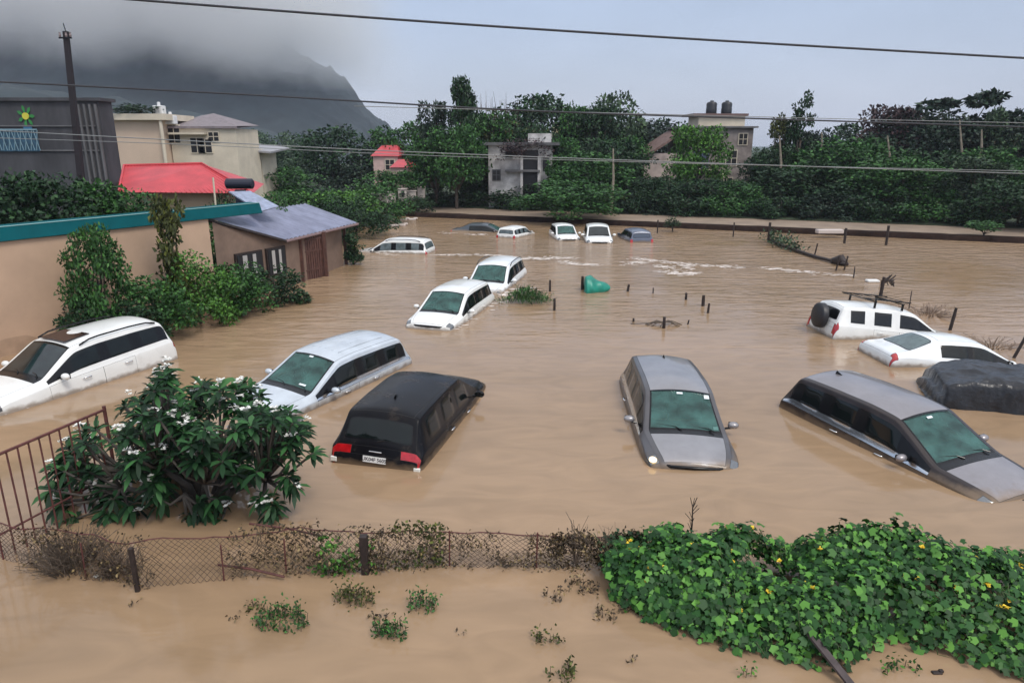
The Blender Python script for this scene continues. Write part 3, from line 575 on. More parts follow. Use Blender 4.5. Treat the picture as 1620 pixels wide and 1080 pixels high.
def tree(name, label, cat, base, H, W, kind='broad', lm='dark', seed=1, n=2600, ls=.045, low=.18, bark=None, group=None, rot=None, lean=(0, 0)):
    me, C = crown_data(kind, seed, n, ls, lm)
    r = empty(name, base, (0, 0, rot if rot is not None else seed*1.7)); tag(r, label, cat, group)
    c = bpy.data.objects.new('crown', me); ch = H*(1-low); c.scale = (W, W, ch); c.location = (lean[0], lean[1], H*low); link(c, r)
    b = MB(); rng = random.Random(seed); tr = max(.05, H*.022); pts = []; top = H*(low+.55*(1-low))
    for k in range(6):
        t = k/5; pts.append((lean[0]*t*.8+rng.uniform(-.03, .03)*H*.3*t, lean[1]*t*.8+rng.uniform(-.03, .03)*H*.3*t, -.6+(top+.6)*t))
    b.tube(pts, [tr*(1.15-.8*k/5) for k in range(6)], 7)
    for c_ in rng.sample(list(map(tuple, np.array(C))), min(11, len(C))):
        e = Vector((c_[0]*W+lean[0], c_[1]*W+lean[1], H*low+c_[2]*ch)); k = rng.choice([2, 3, 4]); a = Vector(pts[k])
        m_ = a.lerp(e, .5)+Vector((0, 0, -.04*H)); b.tube([a, m_, e], [tr*.45, tr*.28, tr*.1], 5)
    b.build('trunk', bark or BARKD, r, smooth=True)
    return r
def far(u, vb, vt, Wpx, d_off, **k):
    """tree beyond the bank: foot seen at (u, vb), top at vt"""
    p = gz(u, vb, .3); 
    top = gy(u, vt, p.y); H = top.z-.3; W = Wpx*p.y/FPX*1.0
    return p, H, W
# ------------------------------------------------------------------ trees beyond the road
def bt(u, Y, vt, wpx, label, kind='broad', lm='dark', seed=1, n=2600, ls=.045, low=.1, name='tree', cat='tree', bark=None, base=.3, group='trees beyond the flooded car park'):
    p = gy(u, 300, Y); top = gy(u, vt, Y); H = top.z-base; W = wpx*Y/FPX/.86
    return tree(name, label, cat, (p.x, Y, base), H, W, kind, lm, seed, n, ls, low, bark, group)
T = [
 (650, 74, 196, 90, 'low rounded dark tree left of the tall pair, where the hill ends', 'round', 'mid', 3),
 (692, 70, 172, 62, 'narrow dark tree left of the tallest shaggy one', 'tall', 'blue', 4),
 (733, 66, 143, 62, 'tall shaggy narrow tree rising above the wire, left of the bare twigs', 'tall', 'dark', 5),
 (690, 62, 232, 80, 'low bushy tree at the left end of the tree line', 'broad', 'mid', 6),
 (722, 61, 205, 76, 'mid green tree directly left of the white walled house', 'broad', 'mid', 7),
 (812, 72, 196, 100, 'leafy tree behind the white walled house, under the bare twigs', 'broad', 'olive', 8),
 (856, 78, 148, 104, 'big rounded dark crown above the white walled house', 'round', 'dark', 9),
 (905, 74, 176, 62, 'dark crown beside the yellow patches of the hidden house', 'broad', 'mid', 10),
 (960, 76, 150, 92, 'rounded tree with a half bare crown, left of the water tanks', 'round', 'grey', 11),
 (935, 72, 184, 74, 'dense dark crown in front of the half bare one', 'broad', 'dark', 12),
 (1020, 82, 190, 110, 'far low crown just left of the house with water tanks', 'round', 'blue', 13),
 (965, 66, 232, 96, 'dark undergrowth tree between the two houses', 'broad', 'dark', 14),
 (1102, 62, 214, 76, 'bright green spreading tree in front of the house with water tanks', 'broad', 'bright', 15),
 (1200, 64, 250, 36, 'pale leaved young tree at the right corner of the house with tanks', 'tall', 'grey', 16),
 (1226, 66, 196, 54, 'light green tree between the tank house and the tall spire', 'tall', 'olive', 17),
 (1258, 65, 153, 66, 'tall spire shaped tree, highest of the right half', 'cone', 'dark', 18),
 (1290, 66, 214, 62, 'small dark tree leaning on the right of the spire', 'broad', 'blue', 19),
 (1330, 60, 224, 110, 'bright low tree right of the spire', 'round', 'mid', 20),
 (1352, 78, 206, 96, 'rounded tree on the skyline gap right of the spire', 'broad', 'dark', 21),
 (1402, 66, 184, 88, 'airy purple brown tree, left of the big airy one', 'broad', 'purple', 22),
 (1445, 63, 188, 110, 'dark tree under the airy crowns', 'broad', 'blue', 23),
 (1500, 64, 154, 124, 'big airy tree with separate leaf clumps on the right skyline', 'sparse', 'blue', 24),
 (1505, 67, 188, 150, 'dense bluish tree below the big airy crown', 'broad', 'blue', 25),
 (1562, 60, 186, 66, 'narrow tree with pale trunk near the right edge', 'tall', 'grey', 26),
 (1608, 62, 194, 110, 'dark tree at the right edge of the picture', 'broad', 'blue', 27),
 (1420, 54, 262, 110, 'green low tree standing behind the road posts', 'broad', 'mid', 28),
 (1545, 50, 262, 110, 'grey green bamboo like clump above the shrub on the road edge', 'tall', 'grey', 29),
 (1250, 58, 262, 110, 'dark leafy tree below the spire', 'broad', 'dark', 30),
 (1320, 56, 280, 110, 'low dark tree in the hedge, right of the spire', 'bush', 'dark', 31),
 (1120, 58, 296, 90, 'dark tree below the bright spreading crown', 'broad', 'dark', 32),
 (1030, 60, 288, 70, 'dark tree over the gap between the houses', 'broad', 'dark', 33),
 (1620, 47, 275, 110, 'dark bush filling the right end of the hedge', 'bush', 'dark', 34),
]
for u, Y, vt, w, lab, kd, lm, sd in T:
    nn = {'sparse': 1900, 'cone': 3600}.get(kd, 5200)
    bt(u, Y, vt-11, w*1.25, lab, kd, lm, sd, n=nn, ls=.045 if kd != 'sparse' else .06, low=.25 if kd == 'sparse' else .04, bark=BARKL if sd in (26, 29, 22) else BARK)
bt(1012, 56.5, 296, 40, 'small dark shrub on the road left of the covered doorway', 'bush', 'dark', 36, n=1500, ls=.07, name='shrub', cat='shrub')
bt(905, 53, 276, 150, 'rounded dark green tree leaning over the road above the far row of cars', 'bush', 'mid', 37, n=5200, ls=.045)
bt(1068, 46.5, 340, 22, 'tiny dark shrub on the bank behind the slate blue car', 'bush', 'dark', 38, n=600, ls=.11, name='shrub', cat='shrub')
bt(1570, 42.5, 350, 52, 'leafy sapling standing on the bank at the far right', 'broad', 'mid', 39, n=900, ls=.09, name='sapling', cat='sapling')
for (u, Y, vt, w, lab, kd, lm, sd) in (
 (775, 69, 178, 90, 'green tree under the left bundle of bare twigs', 'broad', 'mid', 91), (845, 66, 196, 70, 'tree looking over the roof of the white walled house', 'round', 'dark', 92), (890, 64, 212, 70, 'leafy tree touching the right side of the white walled house', 'tall', 'mid', 93),
 (930, 61, 236, 110, 'full green tree between the white house and the gap', 'round', 'mid', 94), (985, 70, 210, 74, 'rounded green tree left of the sloping brown roof', 'round', 'mid', 95), (1058, 58, 280, 70, 'green tree before the pink side wing', 'round', 'dark', 96),
 (1165, 59, 282, 70, 'green tree before the porch of the tank house', 'broad', 'mid', 97), (1222, 62, 226, 74, 'full tree right of the tank house', 'round', 'dark', 98), (1285, 60, 240, 100, 'full green tree right below the spire', 'round', 'mid', 99),
 (1375, 62, 214, 110, 'rounded tree before the purple brown one', 'round', 'mid', 100), (1470, 58, 232, 120, 'full dark tree in the middle of the right wood', 'round', 'dark', 101), (1560, 57, 226, 120, 'full green tree near the right edge', 'round', 'mid', 102), (752, 64, 226, 56, 'shrubby tree against the left wall of the white house', 'tall', 'dark', 103),
 (1425, 70, 182, 60, 'slim crown poking up left of the big airy tree', 'tall', 'blue', 104), (1585, 68, 180, 70, 'slim crown poking up near the right edge', 'tall', 'blue', 105)):
    bt(u, Y, vt, w*1.2, lab, kd, lm, sd, n=5200, ls=.045, low=.04, bark=BARK)
# long dark hedge behind the road, as separate shrubs
rngh = random.Random(5)
hl = ['left', 'second', 'third']
segs = [(.5+i*3.35) for i in range(20)]
names_ = ['behind the far dark sedan', 'behind the white hatchback', 'left of the leaning tree', 'under the leaning tree', 'right of the leaning tree', 'below the gap of the two houses', 'left of the tank house gate', 'before the tank house door', 'right below the tank house', 'left below the spire tree', 'under the spire tree', 'right below the spire tree', 'below the skyline gap', 'behind the first road post', 'behind the second road post', 'under the purple airy tree', 'under the big airy tree', 'left of the bank sapling', 'behind the bank sapling', 'in the far right corner']
for i, s in enumerate(segs):
    p = bank(s*1.02+1.2, 7.6+rngh.uniform(-.3, .6), .25)
    tree('hedge_shrub', 'dark clipped hedge shrub beyond the road, ' + names_[i], 'shrub', p, rngh.uniform(2.1, 3.0), rngh.uniform(4.6, 5.4), 'bush', ['dark', 'blue', 'dark', 'mid'][i % 4] if i > 2 else 'dark', 40+i % 4, 3000, .06, .0, group='shrubs of the hedge beyond the road')
# bare twigs sticking out above the trees
for u, vt, Y, lab in ((772, 146, 70, 'left bundle of bare upright twigs above the white house'), (803, 150, 70, 'right bundle of bare upright twigs above the white house')):
    b = MB(); rg = random.Random(u); p = gy(u, 240, Y)
    for k in range(26):
        x0 = rg.uniform(-.5, .5); x1 = x0*2.2+rg.uniform(-.4, .4); h = gy(u, vt, Y).z*rg.uniform(.72, 1.04)
        b.tube([(x0*.5, rg.uniform(-.3, .3), .3), (x0, 0, h*.5), (x1*.75, rg.uniform(-.3, .3), h*.8), (x1, rg.uniform(-.4, .4), h)], [.07, .05, .035, .012], 4)
    o = b.build('bare_tree', mat('bare_twigs', (.10, .075, .075), .9), loc=(p.x, Y, 0)); tag(o, lab, 'bare tree', 'bare trees on the skyline')
# slender pale trunks in the right wood
for i, (u, v0, v1, Y) in enumerate(((1518, 190, 300, 58), (1553, 205, 262, 57), (1404, 215, 300, 58), (1300, 210, 300, 61), (970, 235, 330, 57), (1233, 215, 300, 59))):
    a = gy(u, v0, Y); c = gy(u+random.Random(i).uniform(-6, 6), v1, Y)
    o = MB().tube([(c.x, Y, .2), c.lerp(a, .5)+Vector((.1, 0, 0)), a], [.13, .10, .05], 6).build('dead_tree', BARKL); tag(o, ['pale bare trunk under the big airy tree', 'pale short trunk near the right edge', 'pale trunk under the purple airy tree', 'pale trunk right of the spire tree', 'pale trunk left of the tank house', 'pale trunk left of the spire tree'][i], 'tree trunk', 'bare trunks in the wood')
# ------------------------------------------------------------------ middle distance, left of the tree line
L2 = [
 (535, 84, 192, 98, 'large dark dome shaped tree left of the distant red roofs', 'round', 'dark', 9),
 (528, 80, 250, 90, 'dark thicket below the dome shaped tree', 'bush', 'blue', 41),
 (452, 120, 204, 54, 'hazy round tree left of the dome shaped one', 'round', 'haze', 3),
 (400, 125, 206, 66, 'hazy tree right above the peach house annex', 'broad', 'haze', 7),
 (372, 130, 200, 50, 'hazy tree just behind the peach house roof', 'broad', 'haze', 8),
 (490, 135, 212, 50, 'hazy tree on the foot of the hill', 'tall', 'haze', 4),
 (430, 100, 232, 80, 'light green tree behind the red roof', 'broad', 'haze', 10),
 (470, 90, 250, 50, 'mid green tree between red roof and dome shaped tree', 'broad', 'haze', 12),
 (612, 85, 219, 74, 'blue grey tree behind the distant red roofs', 'round', 'blue', 13),
 (445, 62, 262, 100, 'bushy tree right behind the red roof hip', 'broad', 'mid', 14),
 (622, 60, 272, 70, 'leafy tree below the distant red roofs', 'broad', 'mid', 15),
]
for u, Y, vt, w, lab, kd, lm, sd in L2: bt(u, Y, vt, w*1.15, lab, kd, lm, sd, n=2600 if Y > 100 else 3400, ls=.05, low=.02, group='trees in the middle distance')
for i, (u, Y, vt, w, lm) in enumerate(((430, 47, 292, 90, 'mid'), (480, 48, 284, 90, 'mid'), (530, 49, 280, 100, 'bright'), (585, 52, 276, 90, 'mid'), (560, 44, 300, 80, 'dark'), (510, 41, 300, 80, 'dark'), (640, 58, 292, 60, 'dark'))):
    bt(u, Y, vt, w*1.25, 'green garden shrub behind the hut, ' + ['at its left end by the red roof', 'second from the red roof', 'brightest of the row', 'beside the ruined gate pillars', 'low and dark before the pillars', 'low and dark just above the grey roof', 'in front of the broken white walls'][i], 'bush', lm, 42+i, n=3600, ls=.045, low=0, name='garden_shrub', cat='shrub', group='shrubs behind the hut', base=0)
# ------------------------------------------------------------------ houses
PEACH = mat('peach_plaster', (.52, .38, .26), .8, var=.10, vscale=.8, bump=.15, bscale=12); CREAM = mat('cream_plaster', (.60, .53, .42), .8, var=.12, vscale=.7); WHT = mat('stained_whitewash', (.34, .32, .31), .85, vscale=.8, var=.3, col2=(.80, .77, .75))
DK = mat('dark_opening', (.012, .012, .014), .5); REDROOF = mat('red_metal_roof', (.48, .045, .055), .45, var=.18, vscale=1.2); CONC = mat('weathered_concrete', (.13, .13, .135), .85, var=.3, vscale=.8, stretch=(1, 1, .3), bump=.2); PLNK = mat('brown_shutter', (.09, .04, .03), .6, var=.3, vscale=6)
def part(b, name, m, parent, **k): return b.build(name, m, parent, **k)
def win(root, x, y, z, w, h, ry=0, frame=None):
    f = MB().box((x, y, z), (w+.16, .10, h+.16)).build('window', frame or CREAM, root)
    MB().box((x, y-.045, z), (w, .04, h)).build('pane', DK, f)
    MB().box((x, y-.075, z), (.05, .03, h)).box((x, y-.078, z), (w, .03, .05)).build('sash', frame or CREAM, f); return f
# white walled house
p = gy(822, 260, 61.5); r = empty('house', (p.x, 61.5, 0), (0, 0, rad(-6))); tag(r, 'white walled two storey house with stained plaster, half hidden by trees', 'house')
zt = gy(822, 230, 61.5).z
part(MB().box((0, 2.5, zt/2), (5.4, 5, zt)), 'wall', WHT, r); part(MB().box((0, 2.4, zt+.12), (6.6, 5.6, .24)), 'roof_slab', CONC, r); part(MB().box((.3, .0, zt*.62), (3.0, 1.4, .16)), 'balcony_slab', CONC, r)
part(MB().box((1.5, 3.5, zt+.55), (2.0, 2, .9)), 'roof_room', WHT, r)
for x, z, w, h in ((-.9, zt*.86, .5, .6), (-2.0, zt*.55, .6, .8)): win(r, x, -.03, z, w, h, frame=CONC)
part(MB().box((.95, -.02, zt*.47), (1.3, .06, zt*.92)).box((2.25, -.02, zt*.72), (.5, .06, 1.2)), 'recess_shade', DK, r)  # dark boxes on the flat wall, shade of recesses put into their colour
part(MB().box((1.72, -.35, zt*.42), (.26, .26, zt*.84)).box((.22, -.35, zt*.42), (.2, .26, zt*.84)), 'column', WHT, r)
tree('creeper_mass', 'dark creeper hanging over the roof of the white walled house', 'creeper', (p.x+.2, 61.3, zt-1.1), 1.9, 4.6, 'bush', 'purple', 106, 1500, .06, 0)
tree('creeper_mass', 'green creeper covering the right corner of the white walled house', 'creeper', (p.x+2.6, 60.6, .3), 3.6, 2.2, 'tall', 'mid', 107, 1500, .07, 0)
# hidden yellow house
p = gy(898, 240, 84); r = empty('house', (p.x, 84, 0)); tag(r, 'pale yellow house glimpsed through the crowns in the middle of the tree line', 'house'); zt = gy(898, 196, 84).z
part(MB().box((0, 2, zt/2), (3.4, 4, zt)), 'wall', mat('pale_yellow_wall', (.62, .55, .36), .8, var=.15), r); part(MB().box((0, 2, zt+.1), (3.8, 4.4, .2)), 'roof_slab', CONC, r); win(r, 0, -.03, zt-1.6, 1.2, 1.2)
# house with water tanks
p = gy(1110, 260, 70); r = empty('house', (p.x, 70, 0), (0, 0, rad(4))); tag(r, 'tall grey brown house with black water tanks on its roof room', 'house')
zt = gy(1110, 202, 70).z; zr = gy(1110, 183, 70).z; k = 70/FPX
TAUPE = mat('taupe_plaster', (.20, .165, .15), .85, var=.3, vscale=.8, col2=(.36, .31, .29))
part(MB().box((1.6, 3, zt/2), (6.6, 6, zt)), 'wall', TAUPE, r); part(MB().box((1.6, 2.9, zt+.05), (7.2, 6.6, .16)), 'roof_slab', CONC, r)
MB().add([(-1.7, .2, zt-.1), (-1.7, 6, zt-.1), (-5.6, 6, zt-2.6), (-5.6, .2, zt-2.6), (-1.7, .2, zt-.35), (-1.7, 6, zt-.35), (-5.6, 6, zt-2.85), (-5.6, .2, zt-2.85)], [(0,1,2,3),(7,6,5,4),(0,3,7,4),(1,5,6,2),(3,2,6,7),(0,4,5,1)]).build('sloping_roof', mat('brown_tile', (.16, .10, .085), .8, var=.3, vscale=3), r)
part(MB().box((-3.9, 3.3, (zt-2.4)/2), (3.6, 5.4, zt-2.4)), 'side_wing', mat('pink_plaster', (.42, .34, .31), .85, var=.3, vscale=1), r)
part(MB().box((1.9, 2.2, (zt+zr)/2), (4.6, 3.2, zr-zt)), 'roof_room', CREAM, r); part(MB().box((1.7, 2.2, zr+.10), (5.4, 3.8, .22)), 'roof_room_slab', mat('brown_slab', (.16, .10, .09), .8), r)
part(MB().box((.2, .3, 3.2), (3.8, 1.6, .2)).box((2.05, -.35, 1.6), (.3, .3, 3.2)), 'porch', CREAM, r)
part(MB().box((-.1, -.02, zt*.58), (1.5, .1, 1.7)), 'balcony_door', mat('blue_grey_door', (.06, .08, .13), .5), r)
for x, z, w, h in ((2.9, zt*.6, 1.0, 1.4), (3.9, zt*.85, .8, 1.0), (2.6, 1.6, 1.1, 1.6)): win(r, x, -.03, z, w, h)
for j, u in enumerate((1126, 1150)):
    q = gy(u, 178, 72); rr = .52; z0 = zr+.22
    o = MB().tube([(0, 0, 0), (0, 0, .06), (0, 0, .5), (0, 0, .55), (0, 0, .95), (0, 0, 1.1), (0, 0, 1.16), (0, 0, 1.26)], [rr*.97, rr, rr, rr*.95, rr, rr*.8, rr*.35, rr*.33], 20).build('water_tank', mat('black_plastic', (.012, .014, .018), .4), smooth=True, loc=(q.x, 72.2, z0))
    tag(o, ['left black plastic water tank on the roof room', 'right black plastic water tank on the roof room'][j], 'water tank', 'water tanks on the roof')
# distant red roofs
for (u0, u1, vr, ve, Y, lab) in ((586, 632, 230, 247, 68, 'distant house with red hipped roof at the foot of the hill'), (616, 648, 253, 265, 64, 'small house with red roof just below the distant one')):
    a = gy(u0, ve, Y); c = gy(u1, ve, Y); z1 = gy(u0, vr, Y).z; r = empty('house', ((a.x+c.x)/2, Y, 0)); tag(r, lab, 'house'); w = (c.x-a.x)/2; z0 = a.z
    part(MB().box((0, 2.5, z0/2), (w*1.7, 4.6, z0)), 'wall', mat('pink_wall', (.55, .40, .36), .8, var=.1), r)
    part(MB().add([(-w, 0, z0), (w, 0, z0), (w, 5.2, z0), (-w, 5.2, z0), (-w*.5, 2.6, z1), (w*.6, 2.6, z1)], [(0,1,5,4),(1,2,5),(2,3,4,5),(3,0,4),(3,2,1,0)]), 'roof', REDROOF, r); win(r, w*.3, .17, z0-.8, .8, .9)
# peach house with flat roof and sloping roof behind
Y = 52; r = empty('house', (gy(270, 230, Y).x, Y, 0), (0, 0, rad(0))); tag(r, 'cream and peach two storey house with flat roof, behind the red roof', 'house')
X = lambda u, Yk=Y: gy(u, 230, Yk).x - r.location.x
Z = lambda v, Yk=Y: gy(0, v, Yk).z
x0, x1 = X(181), X(258); zt = Z(190)
part(MB().box(((x0+x1)/2, 2, zt/2), (x1-x0, 4, zt)), 'wall', mat('peach_light', (.60, .46, .35), .8, var=.06, vscale=.6), r)
part(MB().box(((x0+x1)/2+.2, 1.9, zt+.2), (x1-x0+.8, 4.8, .42)), 'roof_slab', CREAM, r)
x2, x3 = X(260), X(366); z2 = Z(203); z3 = Z(196)
part(MB().box(((x2+x3)/2, 3.4, z2/2), (x3-x2, 4.6, z2)), 'right_wall', CREAM, r)
part(MB().add([(x2-.1, .9, z2+.0), (x3+.2, .9, z2+.0), (x3+.2, .9, z2+.16), (x2-.1, .9, z2+.16), (x2+.4, 5.8, Z(178)), (x3-3.4, 5.8, Z(174)), (x3+.2, 5.6, z2+.3)], [(0,1,2,3),(3,2,6,5,4),(4,5,6,1,0)]), 'sloping_roof', mat('brown_grey_roof', (.20, .17, .18), .7, var=.2), r)
part(MB().box(((x2+x3)/2-1, .95, z2-.35), (x3-x2-2.2, .9, .14)), 'canopy_slab', CREAM, r)
for u, v, w, h in ((302, 230, .9, 1.0), (315, 231, .9, .9), (267, 212, .8, 1.2), (330, 216, .7, .6)): win(r, X(u), 1.08, Z(v), w, h)
part(MB().tube([(X(262), -.3, 0), (X(262), -.3, zt)], .12, 8), 'drain_pipe', CREAM, r)
for i, (u, v) in enumerate(((254, 188), (270, 187))):
    o = MB().box((0, 0, .3), (.7, .6, .6)).tube([(0, 0, .6), (0, 0, .85)], .12, 8).build('roof_tank', mat('white_plastic', (.7, .7, .7), .4), loc=(gy(u, v, 53).x, 53, zt+.42 if i == 0 else z2+.3), bevel=.05); tag(o, ['white box with a pipe on the flat roof of the cream house', 'white box on the sloping roof edge of the cream house'][i], 'roof tank', 'white boxes on the cream house')
q = gy(222, 186, 53); tree('roof_plant', 'dark creeping plant growing on the flat roof of the cream house', 'plant', (q.x, 53, zt+.4), .9, 3.2, 'bush', 'dark', 61, 900, .1, 0)
# annex right of it
Y = 58; r = empty('house', (gy(395, 235, Y).x, Y, 0)); tag(r, 'low cream annex with a thin grey roof, right of the cream house', 'house'); w = 50*Y/FPX/2; zt = gy(0, 236, Y).z
part(MB().box((-.3, 2, zt/2), (w*1.7, 3.6, zt)), 'wall', CREAM, r); part(MB().quadslab([(-w*1.1, -.6, zt+.1), (w*1.4, -.6, zt-.2), (w*1.4, 4.4, zt+.1), (-w*1.1, 4.4, zt+.5)], .14), 'roof', mat('grey_sheet', (.3, .3, .32), .6), r); win(r, -.2, .17, zt-.9, .9, 1)
# dark building with painted panel at the left edge
Y = 37; r = empty('building', (gy(80, 230, Y).x, Y, 0)); tag(r, 'dark grey unfinished building at the left edge with a painted flower', 'building')
xa, xb = gy(-160, 230, Y).x-r.location.x, gy(171, 262, Y).x-r.location.x; zt = gy(0, 160, Y).z
DARKC = mat('dark_concrete', (.055, .055, .062), .85, var=.4, vscale=.7, stretch=(1, 1, .4), bump=.3, bscale=6)
part(MB().box(((xa+xb)/2, .6, zt/2), (xb-xa, 1.2, zt)), 'wall', DARKC, r); part(MB().box(((xa+xb)/2, .6, zt+.08), (xb-xa+.3, 1.5, .16)), 'parapet', DARKC, r)
for k_ in range(4): part(MB().box((xb-.15-.28*k_, -.05, zt/2), (.09, .14, zt-.3)), 'pilaster', CONC, r)
for z in (zt-1.2, zt-2.4): part(MB().box(((xa+xb)/2, -.03, z), (xb-xa-.6, .10, .06)), 'ledge', CONC, r)
fx, fz = gy(42, 184, Y).x-r.location.x, gy(42, 184, Y).z
fl = MB()
for k_ in range(7):
    a = k_*6.283/7; fl.add([(fx+math.cos(a-.3)*.12, -.06, fz+math.sin(a-.3)*.12), (fx+math.cos(a-.22)*.34, -.06, fz+math.sin(a-.22)*.42), (fx+math.cos(a)*.46, -.06, fz+math.sin(a)*.56), (fx+math.cos(a+.22)*.34, -.06, fz+math.sin(a+.22)*.42), (fx+math.cos(a+.3)*.12, -.06, fz+math.sin(a+.3)*.12)], [(0,1,2,3,4)])
part(fl, 'flower_petals', mat('painted_green', (.03, .22, .05), .6), r)
part(MB().tube([(fx, -.05, fz), (fx, -.10, fz)], .17, 14), 'flower_centre', mat('painted_yellow', (.6, .55, .06), .6), r)
part(MB().box((fx, -.06, fz-.72), (.42, .05, .4)), 'blue_patch', mat('painted_blue', (.03, .13, .25), .6), r)
bx = MB(); x_, z_ = gy(20, 222, Y).x-r.location.x, gy(20, 222, Y).z; part(MB().box((x_, -.06, z_), (2.7, .06, 1.1)), 'blue_panel', mat('blue_panel', (.03, .085, .14), .6, var=.4, vscale=5), r)
for k_ in range(10): bx.tube([(x_-1.3+.28*k_, -.12, z_-.5), (x_-1.1+.28*k_, -.12, z_+.5)], .02, 4); bx.tube([(x_-1.1+.28*k_, -.14, z_-.5), (x_-1.3+.28*k_, -.14, z_+.5)], .02, 4)
bx.box((x_, -.13, z_+.52), (2.8, .05, .07)); part(bx, 'panel_lattice', mat('pale_blue_paint', (.20, .32, .38), .6), r)
# red roofed house behind the wall
Y = 34; r = empty('house', (gy(285, 280, Y).x, Y, 0)); tag(r, 'low house with a bright red hipped sheet roof behind the peach wall', 'house')
X = lambda u, Yk=Y: gy(u, 280, Yk).x - r.location.x
e0, e1 = gy(188, 304, 33), gy(416, 291, 35); zr = gy(0, 260, 37).z
A_ = [(gy(188, 304, 32).x-r.location.x, -2, gy(0, 304, 32).z), (gy(400, 306, 33).x-r.location.x, -1, gy(0, 306, 33).z), (gy(418, 291, 38).x-r.location.x, 4, gy(0, 291, 38).z), (gy(186, 290, 38).x-r.location.x, 4, gy(0, 291, 38).z), (gy(203, 263, 36).x-r.location.x, 1.6, gy(0, 262, 36).z), (gy(325, 259, 36).x-r.location.x, 1.6, gy(0, 259, 36).z)]
part(MB().add(A_, [(0,1,5,4),(1,2,5),(2,3,4,5),(3,0,4)]), 'roof', REDROOF, r)
rb = MB(); a, c, d, f_ = [Vector(A_[i]) for i in (0, 1, 5, 4)]
for k_ in range(1, 26):
    t = k_/26; rb.tube([a.lerp(c, t)+Vector((0, 0, .015)), f_.lerp(d, t)+Vector((0, 0, .015))], .018, 4)
rb.tube([a+Vector((0,0,.03)), f_+Vector((0,0,.03))], .06, 5); rb.tube([f_+Vector((0,0,.03)), d+Vector((0,0,.03))], .06, 5); rb.tube([c+Vector((0,0,.03)), d+Vector((0,0,.03))], .05, 5)
part(rb, 'roof_rib', REDROOF, r)
zw = A_[0][2]-.1
part(MB().add([(A_[0][0]+.5, -1.2, 0), (A_[1][0]-.6, -.4, 0), (A_[2][0]-.6, 3.4, 0), (A_[3][0]+.5, 3.4, 0), (A_[0][0]+.5, -1.2, zw), (A_[1][0]-.6, -.4, zw), (A_[2][0]-.6, 3.4, zw), (A_[3][0]+.5, 3.4, zw)], [(0,1,5,4),(1,2,6,5),(2,3,7,6),(3,0,4,7)]), 'wall', PEACH, r)
# small red roof corner at left edge
o = MB().quadslab([gy(-90, 345, 27), gy(18, 341, 27), gy(18, 335, 29), gy(-90, 338, 29)], .08).build('roof_sheet', REDROOF); tag(o, 'edge of a small red roof behind the wall at the far left', 'roof sheet')
# ------------------------------------------------------------------ peach boundary wall with teal cap
r = empty('boundary_wall', WA); tag(r, 'long smooth peach boundary wall with a teal metal cap along the left side', 'wall')
L = (WB_-WA).length; ang = math.atan2(WD.y, WD.x); r.rotation_euler = (0, 0, ang)
part(MB().box((L/2, .15, 1.0), (L, .30, 4.2)), 'wall', mat('peach_smooth', (.53, .365, .255), .75, var=.13, vscale=.5, bump=.08, bscale=5), r)
part(MB().add([(-.3, -.10, 3.10), (L+2.4, -.10, 3.10), (L+2.4, .02, 3.46), (-.3, .02, 3.46), (L+2.4, .5, 3.48), (-.3, .5, 3.48), (-.3, -.06, 3.08), (L+2.4, -.06, 3.08)], [(0,1,2,3),(3,2,4,5),(6,7,1,0)]), 'cap', mat('teal_sheet', (.004, .085, .10), .9, var=.15, vscale=1.5, spec=.1), r)
for sx_, w_, h_ in ((8.6, 1.3, .55), (11.2, .8, .35), (14.1, 1.6, .5), (17.0, 1.0, .4), (19.3, 1.4, .6)):   # damp patches above the water line
    rg_ = random.Random(int(sx_*10)); pl = [(sx_-w_+w_*k/6, -.004, .02+h_*(.35+.65*math.sin(math.pi*k/12))*rg_.uniform(.7, 1.1)) for k in range(13)]
    part(MB().add([(sx_-w_, -.004, -.4)]+pl+[(sx_+w_, -.004, -.4)], [tuple(range(15))]), 'damp_patch', mat('damp_plaster', (.40, .275, .19), .6, var=.15, vscale=2), r)
part(MB().tube([(-.3, .02, 3.47), (L+2.4, .02, 3.47)], .016, 5), 'cap_edge', mat('teal_light', (.25, .42, .42), .5), r)
# hut with grey sheet roof
r = empty('hut', (-9.1, 28.6, 0)); tag(r, 'hut with a sloping grey sheet roof and brown posts beside the wall', 'hut'); O = Vector(r.location)
Q = [gy(325, 344, 24.7), gy(452, 379, 27.6), gy(566, 352, 33.6), gy(484, 322, 34.6)]
RF = mat('grey_fibre_sheet', (.20, .215, .30), .6, var=.22, vscale=1.4, bump=.12, bscale=4)
nx_, ny_ = 56, 14; rv = []
for i in range(nx_+1):
    a = Q[0].lerp(Q[3], i/nx_); c = Q[1].lerp(Q[2], i/nx_)
    for j in range(ny_+1):
        rv.append(tuple(a.lerp(c, j/ny_) - O + Vector((0, 0, .022*math.sin(i*2.2)))))
part(MB().add(rv, [(i*(ny_+1)+j, i*(ny_+1)+j+1, (i+1)*(ny_+1)+j+1, (i+1)*(ny_+1)+j) for i in range(nx_) for j in range(ny_)]), 'roof', RF, r, smooth=True)
part(MB().tube([Q[0]-O-Vector((0,0,.07)), Q[1]-O-Vector((0,0,.07))], .06, 6), 'eave_beam', M['darkwood'], r); part(MB().tube([Q[1]-O-Vector((0,0,.07)), Q[2]-O-Vector((0,0,.07))], .06, 6), 'eave_beam', mat('pinkish_fascia', (.22, .15, .15), .7), r)
a, c = Q[0]-O, Q[1]-O; wl = MB(); F1, F2 = Vector((a.x+.15, a.y+.15, 0)), Vector((c.x-.05, c.y+.45, 0))
HW = mat('hut_wall', (.20, .135, .10), .8, var=.2, vscale=1.5)
wl.add([F1+Vector((0,0,-.8)), F2+Vector((0,0,-.8)), F2+Vector((0,0,c.z-.06)), F1+Vector((0,0,a.z-.1))], [(0,1,2,3)])
